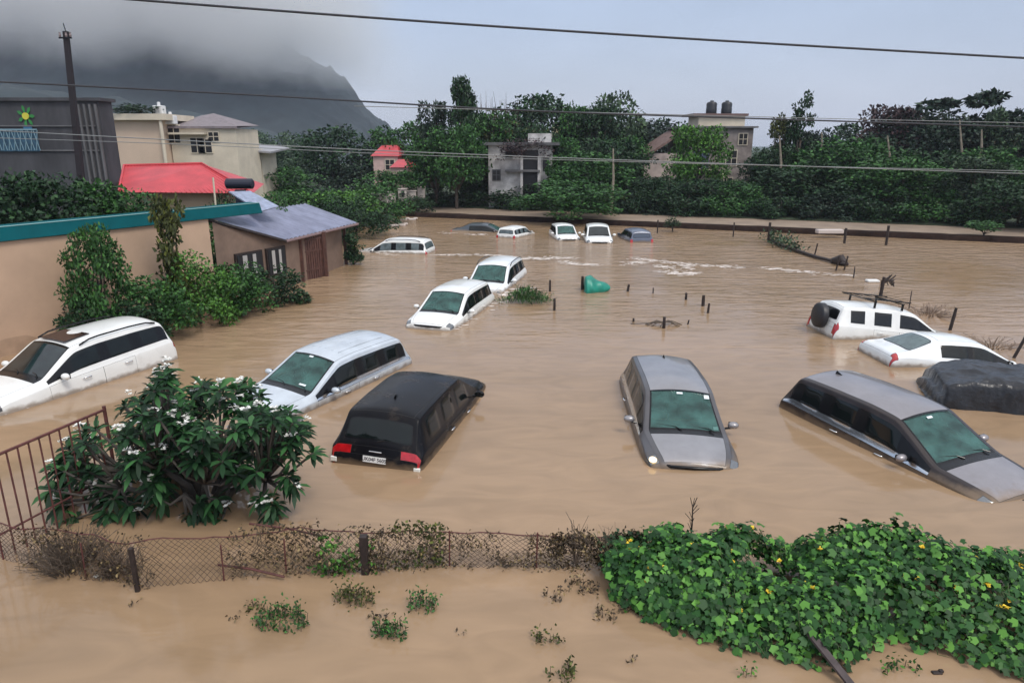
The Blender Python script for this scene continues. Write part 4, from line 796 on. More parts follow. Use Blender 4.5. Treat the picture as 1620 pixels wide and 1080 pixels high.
G1, G2 = gz(480, 445)-O, gz(552, 420)-O
wl.add([F2+Vector((0,0,-.8)), Vector((G2.x-.25, G2.y, -.8)), Vector((G2.x-.25, G2.y, 1.95)), F2+Vector((0,0,c.z-.06))], [(0,1,2,3)]); part(wl, 'wall', HW, r)
dfr = (F2-F1).normalized(); nrm_ = Vector((dfr.y, -dfr.x, 0))
for t, w_, h_ in ((.40, 1.3, 1.1), (.78, 1.0, 1.1)):
    q = F1.lerp(F2, t)+nrm_*.05; Mx = Matrix.Rotation(math.atan2(dfr.y, dfr.x), 3, 'Z')
    f = MB().box((q.x, q.y, 1.15), (w_, .10, h_), M=Mx).build('window', M['darkwood'], r); MB().box((q.x+nrm_.x*.05, q.y+nrm_.y*.05, 1.15), (w_-.12, .04, h_-.12), M=Mx).build('pane', DK, f)
    MB().box((q.x+nrm_.x*.09-dfr.x*w_*.2, q.y+nrm_.y*.09-dfr.y*w_*.2, 1.15), (w_*.16, .02, h_-.2), M=Mx).box((q.x+nrm_.x*.09+dfr.x*w_*.15, q.y+nrm_.y*.09+dfr.y*w_*.15, 1.15), (w_*.12, .02, h_-.2), M=Mx).build('curtain', mat('pale_cloth', (.4, .38, .36), .9), f)
for (u, v) in ((480, 446), (517, 437), (548, 418)):
    q = gz(u, v)-O; part(MB().box((q.x, q.y, .55), (.14, .14, 2.8)), 'post', PLNK, r)
q1, q2 = gz(482, 444)-O, gz(515, 437)-O; d_ = (q2-q1).normalized(); sb = MB(); Mx = Matrix.Rotation(math.atan2(d_.y, d_.x), 3, 'Z')
for k_ in range(9): q = q1.lerp(q2, (k_+.6)/9.4); sb.box((q.x, q.y+.06, .8), (.10, .03, 2.1), M=Mx)
qm = (q1+q2)/2; [sb.box((qm.x, qm.y+.04, z), ((q2-q1).length, .04, .07), M=Mx) for z in (.4, 1.2, 1.7)]; part(sb, 'slatted_screen', PLNK, r)
# bluish lean-to sheet and dark drum behind it
o = MB().quadslab([gy(362, 303, 28.2), gy(412, 334, 27.2), gy(441, 326, 28.2), gy(396, 302, 29.6)], .05).build('roof_sheet', mat('blue_grey_sheet', (.27, .31, .42), .5, var=.3, vscale=5)); tag(o, 'narrow bluish corrugated sheet sloping down onto the hut roof', 'roof sheet')
q = gy(380, 300, 31); o = MB().tube([(-.6, 0, .25), (-.55, 0, .25), (.55, 0, .25), (.6, 0, .25)], [.15, .22, .22, .15], 16).box((0, 0, -.6), (.4, .25, 1.2)).build('fallen_tank', mat('navy_plastic', (.012, .014, .03), .5), smooth=False, loc=q); tag(o, 'dark tank lying above the bluish sheet under the red roof tip', 'tank')
a = gy(337, 281, 27); c = gy(341, 328, 27); o = MB().tube([(a.x, a.y, a.z), (c.x, a.y, 2.6)], .035, 6).build('pole', mat('cream_paint', (.6, .55, .42), .6)); tag(o, 'thin cream pole rising behind the teal cap', 'pole')
# utility pole
Y = 30; a = gy(104, 50, Y); c = gy(112, 250, Y); r = empty('utility_pole', (c.x, Y, 0)); tag(r, 'dark concrete utility pole rising behind the wall at left', 'utility pole')
part(MB().add([(sx*w+dx, sy*w, z) for z, w, dx in ((-.2, .13, .02), (a.z, .085, a.x-c.x)) for sx, sy in ((-1,-1),(1,-1),(1,1),(-1,1))], [(0,1,5,4),(1,2,6,5),(2,3,7,6),(3,0,4,7),(4,5,6,7)]), 'pole', mat('dark_pole', (.018, .014, .018), .8), r)
dx = a.x-c.x
part(MB().box((dx, -.1, a.z-.25), (.5, .06, .06)).tube([(dx, 0, a.z), (dx-.05, 0, a.z+.3)], .02, 5), 'crossarm', M['trim'], r)
for s in (-.2, .05, .22): part(MB().tube([(dx+s, -.1, a.z-.22), (dx+s, -.1, a.z-.15), (dx+s, -.1, a.z-.1), (dx+s, -.1, a.z-.05)], [.03, .05, .03, .04], 8), 'insulator', mat('insulator', (.25, .2, .2), .3), r)
# wires
def wire(label, pix, Ys, rr, m, sag=0.):
    P = [gy(u, v, Y_) for (u, v), Y_ in zip(pix, Ys)]; pts = []
    for k_ in range(len(P)-1):
        for t in np.linspace(0, 1, 14, endpoint=False): pts.append(P[k_].lerp(P[k_+1], t))
    pts.append(P[-1]); pts = [p for p in pts]
    # smooth
    for _ in range(30): pts = [pts[0]] + [(pts[i-1]+pts[i]*2+pts[i+1])/4 for i in range(1, len(pts)-1)] + [pts[-1]]
    o = MB().tube(pts, rr, 6).build('power_line', m, smooth=True); tag(o, label, 'power line', 'wires crossing the view')
WK = mat('cable_black', (.03, .032, .04), .6); WG = mat('cable_grey', (.22, .23, .23), .6)
wire('thick black cable crossing the top of the picture', ((-150, -28), (640, 33), (1120, 64), (1780, 101)), (9.5, 10, 10.3, 10.6), .015, WK)
wire('black cable crossing the tree tops, second from the top', ((-150, 122), (420, 151), (820, 176), (1300, 191), (1780, 206)), (13, 14, 14.6, 15.2, 16), .016, WK)
wire('thin dark cable just under the second one, over the water tanks', ((560, 168), (1000, 180), (1400, 190), (1780, 198)), (20, 21, 22, 23), .010, WG)
wire('thin grey wire over the cream house and dome tree', ((-150, 199), (130, 214), (600, 239), (1050, 256), (1780, 280)), (24, 24, 25, 26, 27), .016, WG)
wire('thin grey wire over the tank house, lowest of all', ((-150, 214), (300, 228), (640, 246), (1200, 262), (1780, 274)), (25.5, 26, 27, 27, 28), .012, WG)
# ------------------------------------------------------------------ bushes behind and before the wall
def wallp(s, d, z=0.): p = WA + WD*s + WN*d; return (p.x, p.y, z)
LB = [(14.5, 3.2, 3.9, 4.2, 'broad', 'mid', 'light green top bush behind the wall at the left edge'), (15.5, 5.2, 4.8, 4.6, 'round', 'dark', 'tall dark bush below the painted flower'), (17.8, 4.6, 4.7, 4.4, 'broad', 'dark', 'dark bush behind the wall, second from the left edge'), (19.5, 6.2, 5.0, 4.4, 'round', 'dark', 'dark leafy bush at the foot of the utility pole'), (21.0, 4.2, 4.3, 4.0, 'broad', 'mid', 'bush behind the wall just left of the red roof'), (17, 2.2, 3.9, 3.6, 'bush', 'purple', 'brownish low bush touching the teal cap'), (20.6, 2.0, 3.9, 3.2, 'bush', 'dark', 'low bush behind the teal cap below the red roof corner'), (23.2, 2.6, 4.0, 2.6, 'bush', 'mid', 'small green bush under the red eave'), (25.0, 3.0, 4.1, 2.4, 'bush', 'dark', 'small dark bush under the middle of the red eave'), (27.0, 3.2, 4.2, 2.6, 'bush', 'mid', 'green bush by the thin cream pole'), (12.5, 2.6, 3.9, 4.0, 'round', 'dark', 'dark bush behind the wall outside the left edge')]
for i, (s, d, h, w, kd, lm, lab) in enumerate(LB): tree('garden_bush', lab, 'bush', wallp(s, d), h, w*1.15, kd, lm, 50+i, 4200, .04, 0, group='bushes behind the peach wall')
def pb(u, v, vt, wpx, label, kind, lm, seed, n, ls, name='bush', cat='bush', low=0., off=0., bark=None, group='bushes in front of the peach wall'):
    p = gz(u, v, 0); H = gy(u, vt, p.y).z; return tree(name, label, cat, (p.x, p.y, 0), H, wpx*p.y/FPX/.86, kind, lm, seed, n, ls, low, bark, group)
pb(172, 541, 350, 92, 'leafy shrub climbing the wall, nearest to the white car', 'broad', 'mid', 71, 3800, .05)
pb(140, 549, 448, 66, 'low dark foliage at the wall foot behind the white car', 'bush', 'dark', 72, 1500, .07)
pb(284, 514, 318, 70, 'slim sapling with large pale leaves reaching above the teal cap', 'tall', 'olive', 73, 1300, .085, low=.2)
pb(252, 530, 418, 120, 'broad green bush in the middle of the wall plants', 'bush', 'mid', 74, 4200, .05)
pb(318, 512, 392, 110, 'bright green bush beside the hut wall', 'bush', 'bright', 75, 3800, .05)
pb(384, 496, 400, 100, 'dark bush with white blossom before the hut window', 'bush', 'mid', 76, 3000, .055)
pb(436, 478, 412, 92, 'rounded bush at the hut corner post', 'bush', 'dark', 77, 2600, .06)
pb(560, 418, 372, 42, 'dark climber on the last post of the hut', 'tall', 'dark', 78, 1200, .09)
pb(215, 545, 470, 90, 'dark undergrowth behind the rear of the left white car', 'bush', 'dark', 79, 1800, .07)
for i, (u, v, Y_) in enumerate(((395, 437, 26.3), (362, 448, 25.2), (415, 452, 26.2))):
    q = gy(u, v, Y_-.6); rg = np.random.default_rng(i); o = quads_obj('blossom', leaves(rg, rg.normal(size=(26, 3))*.07, .12, .10), mat('white_petal', (.72, .72, .68), .6)); o.location = q; tag(o, ['white blossom cluster on the bush before the hut window', 'small white blossom cluster left of the hut window', 'white blossom cluster near the hut corner'][i], 'blossom', 'white blossoms by the hut')
# ------------------------------------------------------------------ near fence, plants and debris
def long_leaves(rng, P, D, L, W, droop=.5):
    """curved folded leaves: (n*6,4,3)"""
    n = len(P); D = D/(np.linalg.norm(D, axis=1)[:, None]+1e-9); L = (np.broadcast_to(L, (n,))*rng.uniform(.75, 1.2, n))[:, None]; W = np.broadcast_to(W, (n,))[:, None]
    up = np.tile([0, 0, 1.], (n, 1)) + rng.normal(size=(n, 3))*.2; s = np.cross(D, up); s /= np.linalg.norm(s, axis=1)[:, None]+1e-9; nn = np.cross(s, D)
    out_ = []; C, A, B_ = [], [], []
    for t, w in ((0, .12), (.33, .85), (.7, .95), (1, .05)):
        c = P + D*L*t; c = c - np.array([0, 0, 1.])*L*droop*t*t*.5; C.append(c); A.append(c+s*W*w*.5+nn*W*w*.16); B_.append(c-s*W*w*.5+nn*W*w*.16)
    return np.stack([C[0], A[1], A[2], C[3], B_[2], B_[1]], 1)
# chain-link fence
CP = [Vector(p) for p in ((-7.6, 8.75, 0), (-7.1, 8.55, 0), (-4.87, 7.89, 0), (-3.1, 8.2, 0), (-1.99, 8.31, 0), (-.26, 8.42, 0), (1.28, 8.3, 0), (3.2, 8.1, 0))]
CH = [.45, .5, .62, .60, .50, .40, .42, .5]
cum = [0]
for a, c in zip(CP, CP[1:]): cum.append(cum[-1]+(c-a).length)
def fpt(s, t):
    s = max(0, min(cum[-1]-1e-4, s)); i = max(k for k in range(len(cum)-1) if cum[k] <= s); k = (s-cum[i])/(cum[i+1]-cum[i])
    p = CP[i].lerp(CP[i+1], k); h = CH[i]+(CH[i+1]-CH[i])*k; d = (CP[i+1]-CP[i]).normalized(); n_ = Vector((-d.y, d.x, 0))
    w = .10*mn.noise(Vector((s*1.3, t*1.5, 2))) + .05*mn.noise(Vector((s*4, t*3, 9)))
    return p + n_*(w + .12*t) + Vector((0, 0, h*t + .07*mn.noise(Vector((s*1.8, 4, 0)))*t))
r = empty('chain_link_fence', CP[2]); tag(r, 'sagging rusty chain link fence along the near edge of the car park', 'fence'); O = Vector(CP[2])
b = MB(); step = .082; n_ = int(cum[-1]/step)
for k in range(-8, n_):
    for sg in (1, -1):
        pts = []
        for q in range(9):
            t = q/8*1.12-.12; s = k*step + (sg*t*.62)
            if 0 <= s <= cum[-1]: pts.append(fpt(s, t)-O)
        if len(pts) > 3: b.tube(pts, .0042, 3, cap=False)
part(b, 'wire_mesh', mat('rusty_wire', (.13, .085, .06), .7, var=.4, vscale=6), r)
part(MB().tube([fpt(s, 1.0)-O for s in np.linspace(0, cum[-1], 70)], .009, 5), 'top_wire', M['rust'], r)
for (u, v, vt, w) in ((222, 930, 862, .055), (580, 902, 843, .10)):
    p = gz(u, v)-O; z = gy(u, vt, p.y+O.y).z
    part(MB().box((p.x, p.y-.06, z/2-.25), (w, w, z+.5)), 'post', M['darkwood'], r, bevel=.008)
for s_ in (2.0, 3.9, 4.7, 6.9, 8.1):
    q = fpt(s_, 0)-O; part(MB().tube([(q.x, q.y, -.3), (q.x+.02, q.y, CH[3]*.9)], .011, 5), 'stake', M['rust'], r)
for i, (a, c, lab) in enumerate((((395, 828, .45), (520, 850, .42), 'thin fallen rail lying along the fence top'), ((345, 893, .16), (450, 912, .06), 'broken rusty rail leaning in front of the chain link'))):
    A_, C_ = gz(*a), gz(*c); o = MB().tube([A_, A_.lerp(C_, .5)+Vector((0, 0, .03)), C_], .016, 6).build('fallen_rail', M['rust']); tag(o, lab, 'rail')
# red iron railing
A_, C_ = Vector((-7.62, 6.9, 0)), Vector((-6.55, 10.45, 0)); D_ = (C_-A_).normalized(); LL = (C_-A_).length
r = empty('railing', A_); tag(r, 'rusty red iron railing with upright bars at the lower left', 'railing')
part(MB().tube([(0, 0, 1.5), tuple(D_*LL+Vector((0, 0, 1.5)))], .022, 6), 'rail', M['rust'], r); part(MB().tube([(0, 0, .38), tuple(D_*LL+Vector((0, 0, .38)))], .016, 6), 'rail', M['rust'], r)
nb = int(LL/.165)
for k in range(nb+1): q = D_*(LL-k*.165); part(MB().tube([(q.x+.02*math.sin(k*2), q.y, -.3), (q.x, q.y, 1.49)], .0125, 6), 'bar', M['rust'], r)
part(MB().tube([tuple(D_*LL+Vector((0, 0, -.4))), tuple(D_*LL+Vector((0, 0, 1.56)))], .028, 8), 'end_post', M['rust'], r)
# flowering frangipani tree
def inpoly(u, v, P):
    c = False; j = len(P)-1
    for i in range(len(P)):
        if (P[i][1] > v) != (P[j][1] > v) and u < (P[j][0]-P[i][0])*(v-P[i][1])/(P[j][1]-P[i][1])+P[i][0]: c = not c
        j = i
    return c
OUT = [(80, 800), (88, 740), (112, 690), (160, 672), (185, 640), (228, 612), (262, 582), (310, 592), (345, 608), (395, 606), (425, 628), (460, 640), (488, 668), (498, 715), (455, 738), (415, 728), (400, 765), (345, 742), (300, 735), (262, 770), (215, 772), (150, 812)]
rng = np.random.default_rng(77); rg = random.Random(77); tips = []
while len(tips) < 235:
    u, v = rg.uniform(85, 500), rg.uniform(580, 800)
    if not inpoly(u, v, OUT): continue
    e = min(1, math.hypot((u-290)/215, (v-690)/115)); Y_ = 10.2+rg.uniform(-1, 1)*1.45*math.sqrt(max(.05, 1-e*e)); q = gy(u, v, Y_)
    if q.z > .12 and mn.noise(Vector((q.x*1.5, q.y*1.2, q.z*1.7+5))) > -.16: tips.append(q)
for (u, v) in ((330, 808), (345, 790), (318, 795), (420, 785), (435, 800), (255, 790), (168, 815), (210, 800), (455, 755), (410, 790), (95, 800), (120, 820), (80, 775), (300, 815), (350, 825), (335, 838), (430, 812), (240, 775), (465, 768), (100, 745), (180, 790)): tips.append(gy(u, v, 9.6))
base = Vector((-5.1, 10.25, 0)); r = empty('frangipani_tree', base); tag(r, 'frangipani tree with white flowers standing in the water in front of the silver car', 'tree')
mids = []
for k in range(15):
    a = k*2.4; d = .35+.95*rg.random(); mids.append(base+Vector((math.cos(a)*d*1.15, math.sin(a)*d*.8, .35+rg.random()*.75)))
b = MB()
for m_ in mids: b.tube([base+Vector((rg.uniform(-.1, .1), rg.uniform(-.1, .1), -.5))-base, (m_-base)*.45+Vector((rg.uniform(-.1, .1), 0, .0)), m_-base], [.075, .055, .035], 7)
P, D, FP, FD, LS = [], [], [], [], []
for i, t in enumerate(tips):
    m_ = min(mids, key=lambda q: (q-t).length); j = m_.lerp(t, .55)+Vector((rg.uniform(-.08, .08), rg.uniform(-.08, .08), -.10))
    b.tube([m_-base, j-base, t-base], [.03, .022, .018], 5)
    ax = (t-j).normalized(); ax = (ax+Vector((0, 0, .5 if i < 235 else -.5))).normalized(); a1 = ax.orthogonal().normalized(); a2 = ax.cross(a1)
    nl = rg.choice([10, 13, 16, 19]); sz = rg.uniform(.75, 1.15)
    for k in range(nl):
        an = k*2.39996; el = .95-1.05*k/nl; LS.append(.27*sz); d = (a1*math.cos(an)+a2*math.sin(an))*math.cos(el)+ax*math.sin(el); P.append(tuple(t-base+ax*(-.004*k))); D.append(tuple(d))
    if rg.random() < .42:
        for k in range(rg.choice([3, 5, 7])):
            c = t-base+ax*(.11+rg.random()*.05)+Vector((rg.uniform(-.06, .06), rg.uniform(-.06, .06), rg.uniform(0, .05)))
            for q in range(5): an = q*1.2566+k; FP.append(tuple(c)); FD.append((math.cos(an), math.sin(an), .35))
b.build('trunk', mat('bark_frangipani', (.07, .06, .05), .8, var=.3, vscale=9), r, smooth=True)
quads_obj('crown', long_leaves(rng, np.array(P), np.array(D), np.array(LS), np.array(LS)*.29, .7), LM['plum'], r, 6)
quads_obj('flowers', leaves(rng, np.array(FP), .05, .042, dirs=np.array(FD), up=1, fold=.1), mat('white_petal', (.8, .8, .76), .55), r)
# gourd vine hedge
def hedge_pt(x, w, lift=0.):
    yf = interp(x, [(1.0, 8.0), (1.7, 7.15), (2.6, 6.7), (3.6, 6.35), (4.4, 6.85), (5.0, 6.6), (5.7, 6.15), (9, 5.9)]); yb = interp(x, [(1.0, 8.5), (3, 8.45), (9, 8.1)])
    tp = .84*interp(x, [(.9, .25), (1.5, .62), (2.4, .80), (3.3, .66), (3.8, .74), (4.6, .93), (5.4, .85), (6.3, .60), (7.5, .55), (9, .5)])
    z = tp*(math.sin(min(1, w/.72)*math.pi/2)**.8 if w < .72 else math.sqrt(max(0, 1-((w-.72)/.30)**2)))
    lump = .34*mn.noise(Vector((x*1.5, w*2.6, 0)))+.10*mn.noise(Vector((x*4.5, w*7, 3)))
    return Vector((x, yf+(yb-yf)*w, max(.0, z+(lump)*(.4+z)+lift)))
def lobed(rng, P, Nn, S_):
    n = len(P); Nn = Nn/np.linalg.norm(Nn, axis=1)[:, None]; a = np.cross(Nn, rng.normal(size=(n, 3))); a /= np.linalg.norm(a, axis=1)[:, None]; c = np.cross(Nn, a); V = []
    for k in range(10):
        t = k*math.pi/5+.2; rr = (1.0 if k % 2 == 0 else .76)*(.45 if k == 5 else 1); V.append(P+(a*math.cos(t)+c*math.sin(t))*(S_*rr)[:, None]+Nn*(S_*(.14 if k % 2 else -.10))[:, None])
    return np.stack(V, 1)
def vine_hedge(name, lab, x0, x1, n, seed):
    rng = np.random.default_rng(seed); rg = random.Random(seed); P, Nn = [], []
    while len(P) < n:
        x = rg.uniform(x0, x1); w = rg.uniform(0, 1); q = hedge_pt(x, w); 
        if mn.noise(Vector((x*2.0, w*4, 8))) < -.27: continue
        dp = rg.random()**1.6*.30; e = hedge_pt(x+.1, w)-q; f = hedge_pt(x, min(1, w+.05))-hedge_pt(x, max(0, w-.05)); nr = e.cross(f).normalized()
        if nr.z < 0: nr = -nr
        q = q-nr*dp+nr*.05+Vector((rg.gauss(0, .03), rg.gauss(0, .03), rg.gauss(0, .04)))
        if q.z < .01: continue
        P.append(tuple(q)); v = nr+Vector((rg.gauss(0, .38), rg.gauss(0, .38)-.15, rg.gauss(0, .3)+.35)); Nn.append(tuple(v))
    P = np.array(P); c = P.mean(0); c[2] = 0; r = empty(name, tuple(c)); tag(r, lab, 'hedge', 'vine hedges along the near fence')
    quads_obj('leaves', lobed(rng, P-c, np.array(Nn), rng.uniform(.022, .068, n)*rng.choice([.7, 1, 1.15], n)), LM['gourd'], r, 10)
    b = MB()
    for _ in range(60):
        x = rg.uniform(x0, x1); w = rg.uniform(.05, .95); pts = [hedge_pt(x, w, -.06)-Vector(c)]
        for k in range(6): x += rg.uniform(-.12, .12); w = min(1, max(0, w+rg.uniform(-.09, .09))); pts.append(hedge_pt(x, w, -.02 if k < 5 else .10)-Vector(c))
        b.tube(pts, .006, 4)
    b.build('stems', mat('vine_stem', (.06, .09, .03), .7), r)
    for k in range(max(3, n//330)):
        x = rg.uniform(x0+.2, x1-.2); w = rg.uniform(.2, .85); q = hedge_pt(x, w, .05)-Vector(c)
        fp = np.array([tuple(q)]*5); fd = np.array([(math.cos(t), math.sin(t)-.4, .6) for t in np.arange(5)*1.2566])
        quads_obj('flower', leaves(rng, fp, rg.uniform(.035, .062), .045, dirs=fd, up=.6), mat('yellow_petal', (.85, .62, .05), .6), r)
vine_hedge('vine_hedge', 'dense green gourd vine with yellow flowers, left mound by the dry stalk', 1.25, 4.35, 8200, 5)
vine_hedge('vine_hedge', 'dense green gourd vine filling the lower right corner', 4.25, 9.0, 9800, 6)
# withered creeper along the chain link
def creeper(lab, s0, s1, n, lm, seed, size=.035, cat='creeper', name='creeper', hi=1.15):
    rng = np.random.default_rng(seed); rg = random.Random(seed); P = [];
    for _ in range(n):
        s = rg.uniform(s0, s1); t = rg.uniform(.0, hi); 
        if mn.noise(Vector((s*2.5, t*2, seed))) < -.1: continue
        q = fpt(s, t)+Vector((rg.gauss(0, .03), rg.gauss(-.03, .05), rg.gauss(0, .03)))
        if q.z > .0: P.append(tuple(q))
    P = np.array(P); c = P.mean(0); c[2] = 0; r = empty(name, tuple(c)); tag(r, lab, cat, 'creepers on the chain link fence')
    quads_obj('leaves', leaves(rng, P-c, size*1.5, size, up=.1), LM[lm], r); b = MB()
    for _ in range(int((s1-s0)*16)):
        s = rg.uniform(s0, s1); t = rg.uniform(0, .8); pts = []
        for k in range(6): pts.append(fpt(s, t)-Vector(c)+Vector((0, -.04, 0))); s += rg.uniform(-.12, .12); t = min(1.25, max(0, t+rg.uniform(-.1, .25)))
        b.tube(pts, .005, 3)
    b.build('stems', mat('dry_stem', (.09, .065, .045), .85), r)
creeper('withered brown creeper on the chain link left of the dark post', 4.0, 6.1, 1500, 'dry', 11)
creeper('small green creeper with yellow leaves around the dark fence post', 5.1, 5.9, 420, 'bright', 12, .05, hi=.9)
creeper('yellowing creeper right of the dark fence post', 6.1, 6.9, 420, 'olive', 13, .045, hi=1.3)
creeper('dry tangled creeper in the middle of the near fence', 5.8, 8.4, 1900, 'dry', 14, .03, hi=1.0)
creeper('thick dry creeper running into the green hedge', 8.3, 10.2, 4200, 'dry', 15, .036, hi=1.1)
creeper('dark green creeper tips before the hedge', 9.0, 10.2, 1500, 'dark', 16, .05)
creeper('sparse dry creeper on the left part of the chain link', .8, 3.0, 900, 'dry', 17, hi=1.2)
# dead twiggy plants
def twigs(name, lab, cat, p, H, W, n, seed, rr=.006, m=None, upr=.6, group=None):
    rg = random.Random(seed); b = MB()
    for _ in range(n):
        a = rg.uniform(0, 6.28); d = W*rg.random()**.7; x, y = math.cos(a)*d, math.sin(a)*d; h = H*rg.uniform(.4, 1)*(1-.4*d/W)
        pts = [(x*.25, y*.25, -.1), (x*.6+rg.gauss(0, .02), y*.6, h*.5), (x+rg.gauss(0, .04), y, h)]; b.tube(pts, [rr*1.3, rr, rr*.5], 4)
        for _ in range(2):
            k = Vector(pts[1]).lerp(Vector(pts[2]), rg.random()); b.tube([k, k+Vector((rg.gauss(0, .07), rg.gauss(0, .07), rg.uniform(.02, .14)*upr*1.6))], rr*.5, 3)
    o = b.build(name, m or mat('dry_twig', (.10, .075, .055), .85, var=.3, vscale=8), loc=tuple(p)); return tag(o, lab, cat, group)
twigs('dead_shrub', 'dead twiggy shrub in the water below the railing', 'dead shrub', gz(112, 897), .62, .62, 190, 21)
twigs('dead_shrub', 'small dead shrub with leaves at the left end of the chain link', 'dead shrub', gz(190, 905), .35, .4, 90, 22)
twigs('dry_stalk', 'bare forked stalk standing up from the near fence left of the hedge', 'dry stalk', gy(910, 880, 8.35), .62, .16, 14, 23, .007, upr=1.5)
twigs('dry_stalk', 'thin dry stalks just left of the green hedge', 'dry stalk', gy(955, 880, 8.3), .5, .25, 12, 24, .004, upr=1.5)
q = gy(1092, 850, 8.3); rg = random.Random(3); b = MB(); b.tube([(0, 0, -.3), (.01, 0, .2), (0, 0, .45)], [.014, .011, .008], 5)
for k in range(9): z = .12+.045*k; b.tube([(0, 0, z), (rg.uniform(-.09, .09), rg.uniform(-.03, .03), z+.10)], .005, 4)
b.tube([(0, 0, .45), (-.04, 0, .60)], .006, 4); b.tube([(0, 0, .45), (.05, 0, .60)], .006, 4)
o = b.build('dry_stalk', M['darkwood'], loc=tuple(q)); tag(o, 'tall dark forked stalk rising from the hedge below the grey car', 'dry stalk')
# weeds in the near water
def weed(u, v, wpx, hpx, lab, lm='olive', seed=1, n=60, group='weeds poking out of the near water'):
    p = gz(u, v); rng = np.random.default_rng(seed); W = wpx*p.y/FPX*1.05; H = hpx*p.y/FPX
    k = max(3, n//9); ctr = np.stack([rng.uniform(-.5, .5, k)*W, rng.uniform(-.35, .35, k)*W*.8, np.zeros(k)], 1); idx = rng.integers(0, k, n)
    P = ctr[idx]+rng.normal(size=(n, 3))*np.array([.035, .035, 0]); P[:, 2] = np.abs(rng.normal(size=n))*H*.45+.004
    r = empty('weed_clump', tuple(p)); tag(r, lab, 'weeds', group); quads_obj('leaves', leaves(rng, P, .055, .032, up=.25), LM[lm], r); b = MB()
    for c in ctr: b.tube([(c[0], c[1], -.05), (c[0]+rng.normal()*.02, c[1], H*.7)], .004, 4)
    b.build('stems', MATS['dry_twig'], r)
W_ = [(445, 985, 92, 34, 'largest weed clump in the open water, lower left', 'mid', 1, 330), (408, 962, 34, 20, 'small weed clump left beside the largest one', 'olive', 2, 40), (562, 950, 68, 30, 'olive weed clump below the dark fence post', 'olive', 3, 240), (520, 908, 56, 46, 'green weed clump at the foot of the fence, left of the dark post', 'mid', 4, 130),
      (668, 960, 44, 34, 'dark upright weed clump, right one of the near middle', 'mid', 5, 150), (617, 1003, 50, 34, 'dark bushy weed clump in the lower middle', 'mid', 6, 200), (873, 945, 34, 24, 'thin weeds beside the dry creeper end', 'dry', 7, 36), (858, 1010, 56, 26, 'olive floating weeds left of the hedge, lower middle', 'olive', 8, 70),
      (882, 1068, 58, 34, 'pale weeds at the bottom edge, left of the hedge', 'olive', 9, 80), (970, 975, 60, 22, 'brown floating weeds under the hedge end', 'dry', 10, 70), (600, 975, 30, 16, 'few brown leaves above the dark bushy weed clump', 'dry', 12, 24), (203, 957, 20, 8, 'single curled leaf floating below the fence', 'dry', 13, 7), (366, 980, 30, 8, 'floating twig leaves left of the largest clump', 'dry', 14, 12),
      (730, 1003, 10, 5, 'tiny floating leaf in the lower middle', 'dry', 15, 4), (1000, 1043, 14, 6, 'tiny floating leaf at the bottom near the hedge', 'dry', 16, 6), (925, 930, 60, 26, 'brown weeds drooping from the end of the dry creeper', 'dry', 17, 90), (1420, 1058, 60, 26, 'vine leaves trailing in the gap below the right hedge', 'gourd' , 18, 60), (1180, 1068, 20, 30, 'grass blades at the bottom edge below the hedge', 'bright', 19, 20)]
for w_ in W_: weed(*w_)
o = MB().box((0, 0, 0), (.09, .8, .03), M=Matrix.Rotation(rad(28), 3, 'Z') @ Matrix.Rotation(rad(24), 3, 'X')).build('plank', mat('weathered_plank', (.06, .045, .045), .7, var=.3, vscale=6), loc=tuple(gz(1322, 1052, .15))); tag(o, 'dark plank leaning out of the water under the hedge', 'plank')
o = MB().box((0, 0, .0), (.11, .05, .04)).box((.05, .01, .02), (.05, .04, .03)).build('driftwood', M['darkwood'], loc=tuple(gz(1482, 1064)), bevel=.01); tag(o, 'small dark block of driftwood at the bottom right', 'driftwood')
o = MB().box((0, 0, .01), (.10, .05, .03)).build('litter', mat('pale_litter', (.6, .6, .55), .6), loc=tuple(gz(155, 912)), bevel=.012); tag(o, 'scrap of white litter floating by the dead shrub', 'litter')
# grass clump by the white cars
p = gz(832, 478); rng = np.random.default_rng(4); n = 900; P = rng.normal(size=(n, 3))*np.array([.42, .3, 0]); P[:, 2] = rng.uniform(0, .45, n)*np.exp(-(P[:, 0]/.7)**2)
r = empty('grass_clump', tuple(p)); tag(r, 'green grass clump sticking out of the water beside the white cars', 'grass clump'); D = rng.normal(size=(n, 3))*.5; D[:, 2] = 1
quads_obj('blades', long_leaves(rng, P, D, .30, .028, .8), LM['mid'], r, 6)
# stakes in the water
STK = [(870, 461, 443, .09, 'short post right of the grass clump, upper one', 0), (877, 491, 472, .09, 'short post below the grass clump post', 0), (993, 461, 450, .10, 'stub post right of the teal bundle', 8), (1033, 464, 455, .05, 'thin stub post right of the teal bundle', 0), (1085, 474, 463, .09, 'stub post left of the pair in mid water', 0), (1112, 484, 467, .12, 'taller left post of the close pair', 0), (1120, 495, 480, .08, 'lower right post of the close pair', 3),
       (1050, 519, 501, .10, 'post tangled with drift twigs in mid water', 0), (1002, 509, 503, .07, 'tiny stub at the end of the drift twig', 0), (1088, 513, 506, .05, 'tiny leaning stub above the grey car', 12), (1393, 468, 438, .13, 'knotty post with drift caught on it, above the roof rack car', 3), (1438, 488, 460, .035, 'thin rod above the roof rack car', 0), (1503, 522, 487, .10, 'post behind the white sedan', 6), (1604, 566, 522, .08, 'leaning post at the right edge above the tarpaulin', 18), (1350, 440, 422, .05, 'thin rod at the end of the floating fence', 0), (921, 458, 437, .12, 'dark post at the left end of the teal bundle', 0)]
